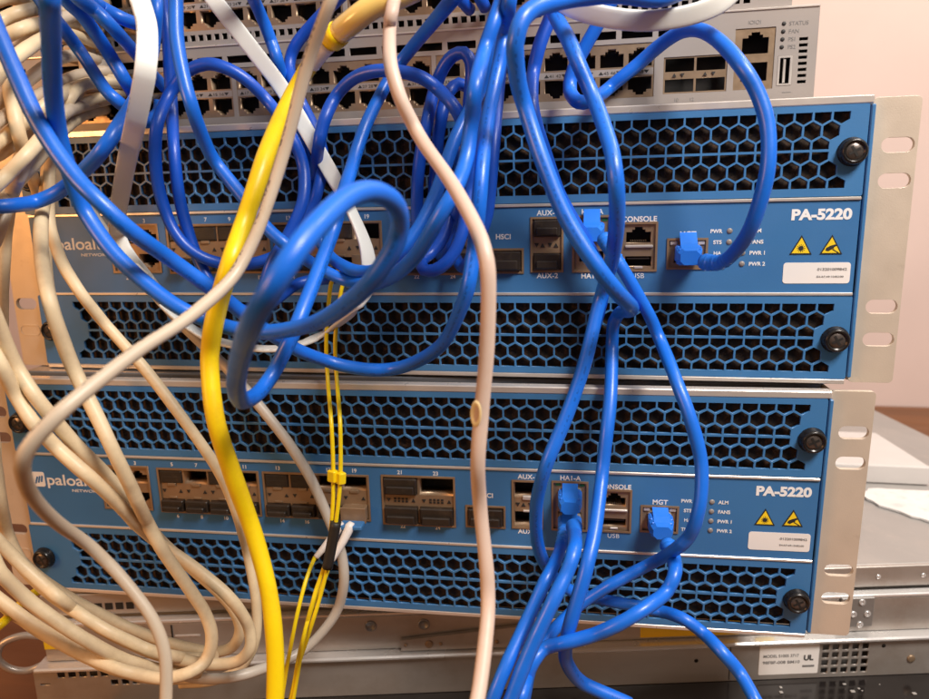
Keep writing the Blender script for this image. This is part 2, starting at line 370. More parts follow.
def build_firewall():
    R_ = empty('firewall_appliance')
    # body behind the face
    MB().box(-218.6, 218.6, 16, 330, -66.2, 66.2, .6).build('chassis', 'case_top', R_)
    # silver edge of the case above and below the face
    MB().box(-218.8, 218.2, -.2, 5.9, 63.0, 66.6, .5).build('top_edge', 'silver_edge', R_)
    MB().box(-218.6, 216.4, -.1, 5.9, -65.6, -63.2, .4).build('bottom_edge', 'silver_edge', R_)
    # vent grilles: real hexagonal openings with a dusty filter behind
    for z0, z1, v0, v1 in ((22.9, 62.9, 26.6, 60.0), (-63.1, -22.9, -59.8, -26.6)):
        g = plate('vent_grille', rrect(-218.9, 216.6, z0, z1, .8, 2), hexes(v0, v1, -198, 209.4), 0, 2.3, 'blue_paint', R_)
        MB().box(-205, 213, 3.6, 4.6, v0 - .5, v1 + .5).build('dust_filter', 'foam', g)
    # folded flange at the right and left ends of the face
    MB().box(217.2, 219.0, -.4, 15.9, -62.2, 62.6, .4).build('side_flange', 'blue_paint', R_)
    # middle control panel with windows for the ports
    wins = [(-167, -138.5, -9.6, 15.8), (-132.2, -73.4, -10.2, 15.2), (-70.0, -11.4, -10.2, 15.2), (-3.2, 35.4, -11.6, 15.8), (42.0, 61.9, -11.0, .3),
            (66.6, 81.6, -10.5, 15.5), (87.2, 104.6, -10.6, 15.8), (110.4, 126.6, -10.3, 12.2), (132.4, 150.0, -9.4, 4.2)]
    cp = plate('control_panel', rect(-217.5, 216.4, -21.3, 21.0), [rect(*q) for q in wins], .3, 2.2, 'blue_panel', R_)
    for z in (21.15, -22.75): MB().box(-217.5, 216.4, -.45, 2.6, z, z + 1.45, .25).build('trim_strip', 'silver_edge', R_)
    # ports 1-4
    c0, c1 = -159.9, -145.6
    port_block('ethernet_port_block', R_, (-167, -138.5, -9.6, 15.8), [rj45(c0, 9.4), rj45(c1, 9.4), rj45(c0, -3.6, False), rj45(c1, -3.6, False)], 'port_metal_dull', .9, pins=((c0, 9.4, 1), (c1, 9.4, 1)))
    # ports 5-12 and 13-20
    for s0 in (-132.2, -70.0):
        w_ = (58.7 if s0 < -100 else 58.6) / 4; H = []
        b = MB(); tabs = MB()
        for k in range(4):
            x0 = s0 + .5 + k * 14.5; x1 = x0 + 13.6
            H += [rect(x0, x1, 6.6, 14.4), rect(x0, x1, -9.6, -2.6)]
            arrows(b, x0 + 1.9, 2.2); arrows_up(b, x0 + 11.6, 2.0)
            tabs.box(x0 + 4.4, x0 + 9.2, -.15, .9, 5.2, 6.9, .2); tabs.box(x0 + 4.6, x0 + 9.0, .1, .9, -2.3, -1.2, .2)
        pb = port_block('fibre_port_block', R_, (s0, s0 + 58.7, -10.2, 15.2), H, 'port_metal_dull', .6, 12)
        b.build('port_arrows', 'black_print', pb); tabs.build('latch_tab', 'port_metal', pb)
    # 21-24
    H = []; b = MB()
    for x0 in (-2.6, 16.7):
        H += [rect(x0, x0 + 18.2, 5.4, 15.0), rect(x0, x0 + 18.2, -11.0, -1.2)]
        arrows(b, x0 + 2.3, 2.1); arrows_up(b, x0 + 15.8, 2.0)
        for k in range(4):
            for q in (0, 1): b.box(x0 + 5.2 + k * 2.1, x0 + 6.5 + k * 2.1, .3, .58, .9 + q * 1.5, 1.9 + q * 1.5)
    pb = port_block('fibre_port_block', R_, (-3.2, 35.4, -11.6, 15.8), H, 'port_metal', .6, 12)
    b.build('port_arrows', 'black_print', pb)
    port_block('hsci_port', R_, (42.0, 61.9, -11.0, .3), [rect(42.7, 61.2, -10.3, -.4)], 'port_metal_dull', .6, 12)
    b = MB(); pb = port_block('aux_port_block', R_, (66.6, 81.6, -10.5, 15.5), [rect(67.3, 80.9, 6.4, 14.8), rect(67.3, 80.9, -9.9, -1.6)], 'port_metal_dull', .6, 12)
    for x in (69.0, 75.6): arrows(b, x, 2.4, 1.2); arrows_up(b, x + 2.9, 2.2, 1.2)
    b.build('port_arrows', 'black_print', pb)
    pb = port_block('ha_port_block', R_, (87.2, 104.6, -10.6, 15.8), [rj45(95.9, 9.0, True), rj45(95.9, -4.6, False)], 'port_metal', .9)
    b = MB()
    for x in (88.6, 100.9): b.box(x, x + 2.4, .55, .95, 13.6, 15.0, .1)
    b.build('link_light', 'led_green', pb)
    pb = port_block('console_port_block', R_, (110.4, 126.6, -10.3, 12.2), [rj45(118.4, 6.6, True), rect(112.2, 124.8, -8.6, -3.6)], 'port_metal', .9, pins=((118.4, 6.6, 1),))
    MB().box(112.0, 125.2, -.3, 1.0, .6, 1.9, .3).build('port_lip', 'silver_edge', pb)
    MB().box(113.2, 123.8, 1.6, 9, -5.0, -4.4).build('usb_tongue', 'dark_plastic', pb)
    MB().box(116.6, 120.6, .3, 1.0, -9.6, -8.4, .2).build('usb_spring', 'silver_edge', pb)
    pb = port_block('management_port', R_, (132.4, 150.0, -9.4, 4.2), [rj45(141.1, -2.6, True, 11.8, 9.2)], 'port_metal', .9)
    b = MB()
    for x in (133.1, 145.9): b.box(x, x + 3.4, .2, .95, 1.6, 3.6, .3)
    b.build('link_light', 'silver_edge', pb)
    # silk-screen
    W_ = 'white_print'
    for x, s_ in ((-160.0, '1'), (-145.6, '3'), (-123.4, '5'), (-109.0, '7'), (-95.0, '9'), (-80.6, '11'), (-61.6, '13'), (-47.2, '15'), (-33.0, '17'), (-18.6, '19'), (6.6, '21'), (25.8, '23')):
        text('port_number', s_, x, 17.1, 3.0, W_, R_, align='CENTER', bold=.06, y=.2)
    for x, s_ in ((-160.0, '2'), (-145.6, '4'), (-123.4, '6'), (-109.0, '8'), (-94.6, '10'), (-80.2, '12'), (-61.6, '14'), (-47.2, '16'), (-33.0, '18'), (-18.6, '20'), (6.9, '22'), (26.0, '24')):
        text('port_number', s_, x, -14.0, 2.8, W_, R_, align='CENTER', bold=.05, y=.2)
    for x, z, s_ in ((52.3, 5.6, 'HSCI'), (74.4, 16.9, 'AUX-1'), (74.4, -14.0, 'AUX-2'), (96.0, 17.0, 'HA1-A'), (96.0, -14.2, 'HA1-B'), (118.4, 13.1, 'CONSOLE'), (118.4, -14.2, 'USB'), (141.2, 5.6, 'MGT')):
        text('port_label', s_, x, z, 3.5, W_, R_, align='CENTER', bold=.0 if s_ == 'USB' else .09, y=.2, space=1.05)
    for i, s_ in enumerate(('ALM', 'FANS', 'PWR 1', 'PWR 2')): text('light_label', s_, 169.6, 7.1 - 5.2 * i, 2.5, W_, R_, bold=.07, y=.2)
    for i, s_ in enumerate(('PWR', 'STS', 'HA', 'TMP')): text('light_label', s_, 156.8, 7.1 - 5.2 * i, 2.5, W_, R_, align='RIGHT', bold=.07, y=.2)
    for x in (160.2, 166.5):
        for i in range(4): MB().lathe([(0, 1.35), (-.25, 1.3), (-.55, .9), (-.62, .3)], (x, .35, 8.0 - 5.2 * i), n=18).build('status_light', 'led_clear', R_)
    text('model_lettering', 'PA-5220', 187.2, 12.7, 6.6, W_, R_, bold=.30, y=.2, width=26.0)
    # warning triangles
    for k, x in enumerate((192.3, 205.5)):
        def tri(s, dz=0): return [(x - s * 4.9, -3.4 + (1 - s) * 3.0), (x + s * 4.9, -3.4 + (1 - s) * 3.0), (x, -3.4 + (1 - s) * 3.0 + s * 9.0)]
        o = MB().prism(tri(1), .08, .29).build('warning_sign', 'black_print', R_)
        MB().prism(tri(.80), -.02, .10).build('sign_face', 'warning_yellow', o)
        b = MB()
        if k == 0:
            b.prism([(x + 1.1 * math.cos(t * math.pi / 6), -.5 + 1.1 * math.sin(t * math.pi / 6)) for t in range(12)], -.1, .0)
            for t in range(12):
                a = t * math.pi / 6; c_, s2 = math.cos(a), math.sin(a)
                b.prism([(x + 1.0 * c_ - .12 * s2, -.5 + 1.0 * s2 + .12 * c_), (x + 1.0 * c_ + .12 * s2, -.5 + 1.0 * s2 - .12 * c_), (x + 1.9 * c_ + .1 * s2, -.5 + 1.9 * s2 - .1 * c_), (x + 1.9 * c_ - .1 * s2, -.5 + 1.9 * s2 + .1 * c_)], -.08, .02)
        else:
            b.prism([(x - 2.6, -1.6), (x - 2.2, -.4), (x - .6, .5), (x + 1.6, 1.2), (x + 2.3, .5), (x + 1.0, -.2), (x + 1.2, -.7), (x - .2, -1.3), (x - 1.2, -2.0)], -.1, .0)
            b.prism([(x + .4, -1.3), (x + .8, -1.0), (x + 3.4, -2.6), (x + 3.0, -2.9)], -.08, .02)
        b.build('symbol', 'black_print', o)
    st = plate('serial_sticker', rrect(185.2, 214.6, -17.0, -7.2, 1.4), [], .12, .16, 'sticker_white', R_)
    text('small_print', '013201009842', 200.2, -10.9, 1.7, 'grey_print', st, y=.02, bold=.02, width=12.8)
    text('small_print', 'E4:A7:49:10:B2:00', 200.2, -14.2, 1.25, 'grey_print', st, y=.02, width=11.6)
    # maker's mark and wordmark
    lg = plate('logo_tile', rrect(-211.5, -203.4, 1.6, 10.6, 1.2), [], .10, .18, W_, R_)
    b = MB(); 
    for a0 in (0, 1, 2): b.prism([(-210.0 + a0 * 1.9, 3.6 + a0 * .5), (-208.9 + a0 * 1.9, 3.4 + a0 * .5), (-207.2 + a0 * 1.5, 7.6 + a0 * .3), (-208.2 + a0 * 1.5, 7.9 + a0 * .3)], 0, .12)
    b.build('logo_mark', 'blue_panel', lg)
    text('wordmark', 'paloalto', -202.0, 3.0, 9.2, W_, R_, bold=.12, y=.2, width=34.5)
    text('wordmark', 'NETWORKS', -187.0, -.9, 2.3, W_, R_, bold=.02, y=.2, width=19)
    # rack ears: slotted angle brackets
    for sgn in (1, -1):
        outer = rrect(219.3, 239.2, -65.5, 65.8, 2.2) if sgn > 0 else rrect(-239.2, -219.3, -65.5, 65.8, 2.2)
        H = [rrect(sgn * 231.0 - 6.9, sgn * 231.0 + 6.9, z - 3.3, z + 3.3, 3.25, 6) for z in ((45, 29.3, -28.5, -44.3) if sgn > 0 else (45, 29.3, -28.5))]
        e = plate('rack_ear', outer, H, 4.2, 2.4, 'zinc', R_, bevel=.35)
        if sgn < 0: plate('blanked_slot', rrect(-237.9, -224.1, -47.6, -41.0, 3.25, 6), [rrect(-237.1, -224.9, -46.9, -41.7, 2.5, 6)], 3.95, .3, 'zinc', e)
        MB().box(*((219.25, 220.6) if sgn > 0 else (-220.6, -219.25)), 6.7, 60, -65, 65.2, .3).build('ear_flange', 'zinc', e)
    # thumbscrews
    for x, z in ((210.6, 42.4), (210.4, -43.6), (-211.0, 41.0), (-211.0, -43.2)):
        ts = MB().lathe([(0, 6.0), (-.6, 6.4), (-1.0, 5.9), (-3.2, 5.9), (-4.4, 5.3), (-4.8, 4.7), (-4.6, 4.2), (-3.85, 3.9), (-3.85, .1)], (x, 0, z), n=36).build('thumbscrew', 'black_screw', R_)
        b = MB(); c_ = math.cos(.5); s2 = math.sin(.5)
        for q in (0, 1):
            d = (c_, s2) if q else (-s2, c_); p = (-d[1] * .55, d[0] * .55)
            b.prism([(x + d[0] * 2.6 + p[0], z + d[1] * 2.6 + p[1]), (x + d[0] * 2.6 - p[0], z + d[1] * 2.6 - p[1]), (x - d[0] * 2.6 - p[0], z - d[1] * 2.6 - p[1]), (x - d[0] * 2.6 + p[0], z - d[1] * 2.6 + p[1])], -4.14 + .03 * q, -3.9)
        MB().lathe([(0, 3.7), (-.12, 3.6), (-.14, .1)], (x, -3.86, z), n=24).build('recess', 'screw_face', ts)
        b.build('cross_slot', 'dark_hole', ts)
    return R_
def cover(parent, x0, x1, z0, z1, out=3.0, m='cover_rubber'):
    """rubber dust plug pressed into a port, with its finger ridge"""
    b = MB().box(x0 + .2, x1 - .2, -out * .5, 7, z0 + .2, z1 - .2, .5)
    b.box(x0 + 1.6, x1 - 1.6, -out, -out * .5 + .3, z0 + .9, z0 + (z1 - z0) * .55, .5)
    return b.build('dust_cover', m, parent)
fw1 = build_firewall()
fw2 = copy_tree(fw1)
U2ROT = Matrix(((0.99928740, -0.03757329, 0.00359650), (0.03763326, 0.99912237, -0.01839038), (-0.00290236, 0.01851262, 0.99982441)))
U2LOC = Vector((-9.10, -14.73, -133.31))
fw2.rotation_mode = 'QUATERNION'; fw2.rotation_quaternion = U2ROT.to_quaternion(); fw2.location = U2LOC * MM
tag(fw1, 'upper blue firewall appliance whose white logo is half hidden behind two blue cables', 'firewall', 'rack firewall appliances')
tag(fw2, 'lower blue firewall appliance standing on the grey servers, below the other blue appliance', 'firewall', 'rack firewall appliances')
def colx(s0, k): return s0 + .5 + k * 14.5
for un, ups in ((fw1, {-132.2: (0, 1, 2, 3), -70.0: (0, 1, 2)}), (fw2, {-132.2: (0, 2), -70.0: (0, 1)})):
    for s0, cols in ups.items():
        for k in cols: cover(un, colx(s0, k), colx(s0, k) + 13.6, 6.6, 14.4, .2)
for un, lows in ((fw1, {-132.2: (0, 1, 2, 3), -70.0: (0, 1)}), (fw2, {-132.2: (0, 1, 2, 3), -70.0: (0, 1, 2)})):
    for s0, cols in lows.items():
        for k in cols: cover(un, colx(s0, k), colx(s0, k) + 13.6, -9.6, -2.6, 4.5)
for un in (fw1, fw2):
    cover(un, -2.6, 15.6, 5.4, 15.0, 2.5); cover(un, -2.6, 15.6, -11.0, -1.2, 4); cover(un, 16.7, 34.9, -11.0, -1.2, 4); cover(un, 42.7, 61.2, -10.3, -.4, 4)
cover(fw1, 67.3, 80.9, 6.4, 14.8, 3); cover(fw1, 67.3, 80.9, -9.9, -1.6, 3)
MB().box(71.5, 77.5, -.4, 1.5, 5.2, 7.4, .3).box(71.8, 77.0, -.3, 1, -1.6, -.6, .2).build('latch_tab', 'silver_edge', fw2)

# ================================================================== RACK SWITCHES ON TOP
def build_switch(x1, z0, z1, y0, right_panel=True, numbers=True):
    """x1 = right end; face from z0 to z1 at depth y0"""
    R_ = empty('network_switch', (x1 - 220, y0, z0))
    X = 220; H_ = z1 - z0
    MB().box(-220, 220, 10.2, 300, .2, H_ - .2, .4).build('chassis', 'steel_dark', R_)
    holes = []
    # long and short cooling slots above the ports
    x = -206
    k = 0
    while x < (150 if right_panel else 205):
        w_ = 14.4 if k % 2 else 23.0 * .62
        if right_panel: holes.append(rect(x, x + w_, H_ - 8.6, H_ - 4.9))
        x += w_ + 2.6; k += 1
    if not right_panel:
        x = -206
        while x < 200: holes.append(rect(x, x + 3.0, 2.2, 5.2)); x += 4.55
    zb = 4.6 if right_panel else 7.2
    blocks = [(-175.6 + 24 - 20.0 + 108.5 * i, -175.6 + 24 - 20 + 108.5 * i + 106.6) for i in range(3)] if right_panel else [(-170 + 108.5 * i, -170 + 108.5 * i + 106.6) for i in range(3)]
    if right_panel: blocks = [(148.3 - 106.6 - 108.5 * i, 148.3 - 108.5 * i) for i in range(3)][::-1]
    else: blocks = [(115.3 - 106.6 - 108.5 * i, 115.3 - 108.5 * i) for i in range(3)][::-1]
    for b0, b1 in blocks: holes.append(rect(b0 + .2, b1 - .2, zb, zb + 24.6))
    if right_panel:
        holes += [rect(152.4, 181.3, 5.5, 22.0), rect(184.2, 201.8, 5.7, 32.6), rect(203.4, 209.8, 6.8, 19.8)]
        for k in range(8): holes.append(rect(212.4 - k * .05, 216.2 - k * .05, 7.4 + k * 2.65, 8.8 + k * 2.65))
    fp = plate('face_plate', rect(-220, 220, 0, H_), holes, 0, 1.6, 'switch_grey', R_)
    MB().box(-220, -219.2, 1.7, 10.1, 0, H_).box(219.2, 220, 1.7, 10.1, 0, H_).box(-219, 219, 1.7, 10.1, H_ - .9, H_ - .1).build('side_wall', 'switch_grey', fp)
    MB().box(-219.5, 219.5, 9.0, 9.8, .4, H_ - .4).build('inner_plate', 'dark_hole', R_)
    if right_panel: MB().box(-220, 220, -.5, 3, H_ + .02, H_ + 1.0, .2).build('lid_edge', 'silver_edge', R_)
    n = 1
    for b0, b1 in blocks:
        P_ = []
        for k in range(8):
            c = b0 + 6.75 + k * 13.3
            P_ += [rj45(c, zb + 18.3, True, 11.0, 8.2), rj45(c, zb + 5.6, False, 11.0, 8.2)]
        o = plate('port_block', rect(b0 + .3, b1 - .3, zb + .1, zb + 24.5), P_, .35, 6, 'port_metal', R_)
        o['label'] = 'brass coloured block of sixteen network sockets'
        text('port_numbers', '   '.join('\u25b2%d %d\u25bc' % (n + 2 * k, n + 2 * k + 1) for k in range(8)), b0 + 2, zb + 11.0, 2.0, 'black_print', o, y=.25, width=102)
        MB().box(b0 + .6, b1 - .6, .30, .34, zb + 10.3, zb + 13.4).build('number_strip', 'switch_grey', o)
        n += 16
    if right_panel:
        o = plate('uplink_port_block', rect(152.5, 181.2, 5.6, 21.9), [rect(153.2, 166.4, 15.4, 21.3), rect(167.4, 180.5, 15.4, 21.3), rect(153.2, 166.4, 6.2, 12.0), rect(167.4, 180.5, 6.2, 12.0)], .4, 1.2, 'port_metal', R_)
        b = MB()
        for x in (158, 172): arrows_up(b, x - .6, 13.8, .9); arrows(b, x + 3.2, 13.8, .9)
        ob = b.build('port_arrows', 'black_print', o); ob.location.y = -.0004
        o = plate('console_port_block', rect(184.3, 201.7, 5.8, 32.5), [rj45(193.2, 26.0, True, 11.6, 9.2), rect(187.4, 199.0, 9.4, 17.6)], .4, 1.2, 'port_metal', R_)
        o = plate('usb_port', rect(203.5, 209.7, 6.9, 19.7), [rect(204.4, 208.8, 7.6, 18.9)], -.2, 1.4, 'silver_edge', R_)
        MB().box(206.0, 207.0, .3, 1.6, 8, 18.4).build('usb_tongue', 'silver_edge', o)
        for k, s_ in enumerate(('STATUS', 'FAN', 'PS1', 'PS2')):
            MB().lathe([(0, .95), (-.2, .9), (-.35, .4)], (205.0 - k * .1, .02, 33.6 - k * 3.35), n=14).build('status_light', 'black_print', R_)
            text('light_label', s_, 207.2, 32.7 - k * 3.35, 2.4, 'grey_print', R_, y=-.06)
        text('port_label', 'IOIOI', 189.4, 34.2, 2.4, 'grey_print', R_, y=-.06)
        text('port_label', '10        12', 157.5, 1.8, 2.2, 'grey_print', R_, y=-.06)
        b = MB(); b.box(206, 210, -.08, -.02, 3.6, 3.9).build('usb_symbol', 'grey_print', R_)
    return R_
sw1 = build_switch(196.0, 67.0, 107.0, 12)
tag(sw1, 'grey network switch with four uplink sockets and status lights, directly on the upper blue appliance', 'network switch', 'stacked network switches')
sw2 = build_switch(184.0, 108.3, 149.0, 12.5, False)
tag(sw2, 'topmost grey network switch, cut by the top of the picture', 'network switch', 'stacked network switches')

# ================================================================== SERVERS UNDERNEATH
TH = math.radians(11.7)
SROT = Matrix.Rotation(TH, 3, 'Z')
SO = Vector((300, 73, -200))           # on the long steel side that faces the camera
sa = empty('rack_server', SO, SROT)
LS = -536
MB().box(LS, 160, 13, 430, -42.5, -.3, .5).build('chassis', 'dusty_silver', sa)
MB().box(LS + 1, 160, 10.2, 12.8, -14.0, -.1, .5).build('lid_hem', 'steel', sa)
b = MB()
for x in (-296, -260, -44, -26, 2): MB().lathe([(0, 1.6), (-.5, 1.3), (-.7, .6)], (x, 10.1, -7), n=14).build('rivet', 'steel_bright', sa)
MB().box(LS + 4, 160, 4.0, 10.0, -17.6, -15.2, .6).build('rail_lip', 'steel_bright', sa)
MB().box(LS + 3, 160, 4.8, 8.0, -40.4, -18.0, .4).build('slide_rail', 'steel', sa)
MB().box(LS - 2, 160, -2.4, 11.5, -43.6, -40.8, .9).build('ledge', 'steel_bright', sa)
br = MB().box(-52, -31.5, 2.6, 4.6, -36, -16.2, .5).build('rail_bracket', 'steel_dark', sa)
b = MB()
for x, z in ((-44.2, -27), (-35.6, -27), (-39.6, -19), (-39.6, -34)): MB().lathe([(0, 2.1), (-.7, 1.9), (-.8, 1.0), (-.3, .8)], (x, 2.55, z), n=18).build('rivet', 'steel_bright', br)
lv = MB().prism([(-320, -33), (-248, -26.5), (-248, -40), (-320, -40)], 1.6, 4.2).build('rail_lever', 'steel', sa)
b = MB()
for x, r in ((-317, 1.1), (-303, 2.6), (-296, 1.1), (-262, 1.2)): MB().lathe([(0, r), (-.6, r * .9), (-.8, r * .4)], (x, 1.55, -36), n=16).build('rivet', 'port_metal_dull', lv)
for x in (-338, -306): MB().lathe([(0, 3.6), (-.5, 3.5), (-.6, 2.7), (.3, 2.6)], (x, 4.7, -24.5), n=24).build('locating_hole', 'steel_dark', sa)
MB().box(-174, -113, 4.2, 4.7, -39.0, -29.5, .2).build('yellow_sticker', 'sticker_yellow', sa)
MB().box(-103, -91, 4.2, 4.7, -39.6, -35.0, .2).build('yellow_sticker', 'sticker_yellow', sa)
MB().box(-533, -506, 4.2, 4.7, -32, -25.6, .2).build('yellow_sticker', 'sticker_yellow', sa)
b = MB()
for k in range(7): b.box(-522 + k * 6.3, -517.6 + k * 6.3, 9.9, 10.3, -10.5, -6.2)
b.build('vent_holes', 'dark_hole', sa)
MB().box(-457, -456.2, 4.4, 4.9, -38, -19).build('panel_seam', 'dark_hole', sa)
MB().box(-455, -440, 4.3, 4.8, -27, -25.6, .2).build('latch_bar', 'steel_bright', sa)
sweep('pull_handle', [(-535, 6, -24), (-545, 4, -22), (-556, 2, -26), (-559, 1, -34), (-554, 2, -42), (-545, 4, -45.5), (-536, 6, -43)], 4.2, 'handle_steel', sa, sides=12)
tag(sa, 'upper grey steel server with a slide rail and yellow stickers, right under the blue appliances', 'server')
sbr = empty('rack_server', SO, SROT)
holes = [rect(-62 + c * 6.2, -57.6 + c * 6.2, -66.4 + r * 5.3, -62.2 + r * 5.3) for c in range(5) for r in range(4)]
holes += [rect(-526 + c * 6.4, -521.4 + c * 6.4, -49.4, -45.6) for c in range(8)] + [rect(-495 + c * 6.4, -490.6 + c * 6.4, -55.5, -51.7) for c in range(4)] + [rect(-537, -531, -54, -52.6)]
plate('side_panel', rect(LS - 4, 160, -68.8, -43.8), holes, 1.2, 1.6, 'steel', sbr)
MB().box(LS - 4, 160, 9, 400, -68.9, -43.9).build('chassis', 'steel_dark', sbr)
lb = plate('rating_label', rrect(-101, -64, -65.5, -45.5, .8), [], .95, .2, 'label_white', sbr)
text('small_print', 'MODEL S1005 3717', -98.6, -53.6, 2.8, 'grey_print', lb, y=.85, bold=.05, width=22)
text('small_print', '98F8F-008 BM10', -98.8, -58.0, 2.8, 'grey_print', lb, y=.85, bold=.05, width=23)
text('approval_mark', 'UL', -73.4, -56.2, 5.0, 'black_print', lb, y=.85, bold=.2, width=6)
MB().box(-74, -66.5, .84, .9, -61, -59.6).build('small_bar', 'grey_print', lb)
b = MB()
for x, z, r in ((-6, -58, 2.6),): b.lathe([(0, r), (-.7, r * .9), (-1, r * .5)], (x, 1.15, z), n=20)
b.build('side_screw', 'port_metal', sbr)
b = MB()
for x, z in ((-24, -48.5), (-140, -54), (-140, -54)): b.lathe([(0, 1.3), (-.1, .5)], (x, 1.15, z), n=14)
b.build('screw_hole', 'dark_hole', sbr)
MB().box(-119.4, -118.9, 1.0, 1.25, -68, -44).build('panel_seam', 'dark_hole', sbr)
tag(sbr, 'lower grey steel server with a white rating label and a square vent grid', 'server')
# black glossy shelf under the stack
sh = MB().box(-500, 240, -60, 420, -91.6, -69.2, 1.2).build('shelf', 'gloss_black', None, SO, 0, SROT)
tag(sh, 'glossy black shelf with crumbs of debris under the lowest server', 'shelf')
# silver case behind on the upper server, and a torn white sheet
v_ = [(-120, 216, 0), (357, 213, 0), (347, 296, 0), (-120, 299, 0)]
bx = MB().add([(x, y, z + q) for q in (-199.6, -185) for x, y, z in v_], [(0, 1, 2, 3), (7, 6, 5, 4), (0, 4, 5, 1), (1, 5, 6, 2), (2, 6, 7, 3), (3, 7, 4, 0)]).build('flat_case', 'case_white', bevel=.8)
tag(bx, 'flat silver case lying on the upper server behind the rack ears', 'case')
b = MB(); random.seed(3)
ring = [(309, 199), (330, 199.5), (352, 199), (366, 190), (372, 160), (364, 128), (352, 124), (343, 132), (331, 140), (319, 152), (304, 168), (299, 185)]
rr = []
for i in range(len(ring)):
    a, c = ring[i], ring[(i + 1) % len(ring)]
    for t in (0, .33, .66): rr.append((a[0] + (c[0] - a[0]) * t + random.uniform(-1.2, 1.2), a[1] + (c[1] - a[1]) * t + random.uniform(-1.2, 1.2)))
nn = len(rr); b.add([(x, y, -198.9 + random.uniform(0, .9)) for x, y in rr] + [(x, y, -199.8) for x, y in rr], [tuple(range(nn)), tuple(range(2 * nn - 1, nn - 1, -1))] + [(i, (i + 1) % nn, (i + 1) % nn + nn, i + nn) for i in range(nn)])

tag(b.build('torn_sheet', 'paper_white'), 'torn white sheet stuck on top of the upper server', 'paper')
random.seed(11); b = MB()
for k in range(15):
    s_ = random.uniform(-100, 12); y_ = random.uniform(-26, -2); r = random.uniform(.3, 1.3)
    b.box(s_ - r, s_ + r * random.uniform(.4, 2), y_ - r * .5, y_ + r, -69.1, -69.1 + r * .5, .1)
o = b.build('debris', 'dusty_silver', None, SO, 0, SROT)
tag(o, 'white crumbs of debris scattered on the black shelf', 'debris', None, 'stuff')

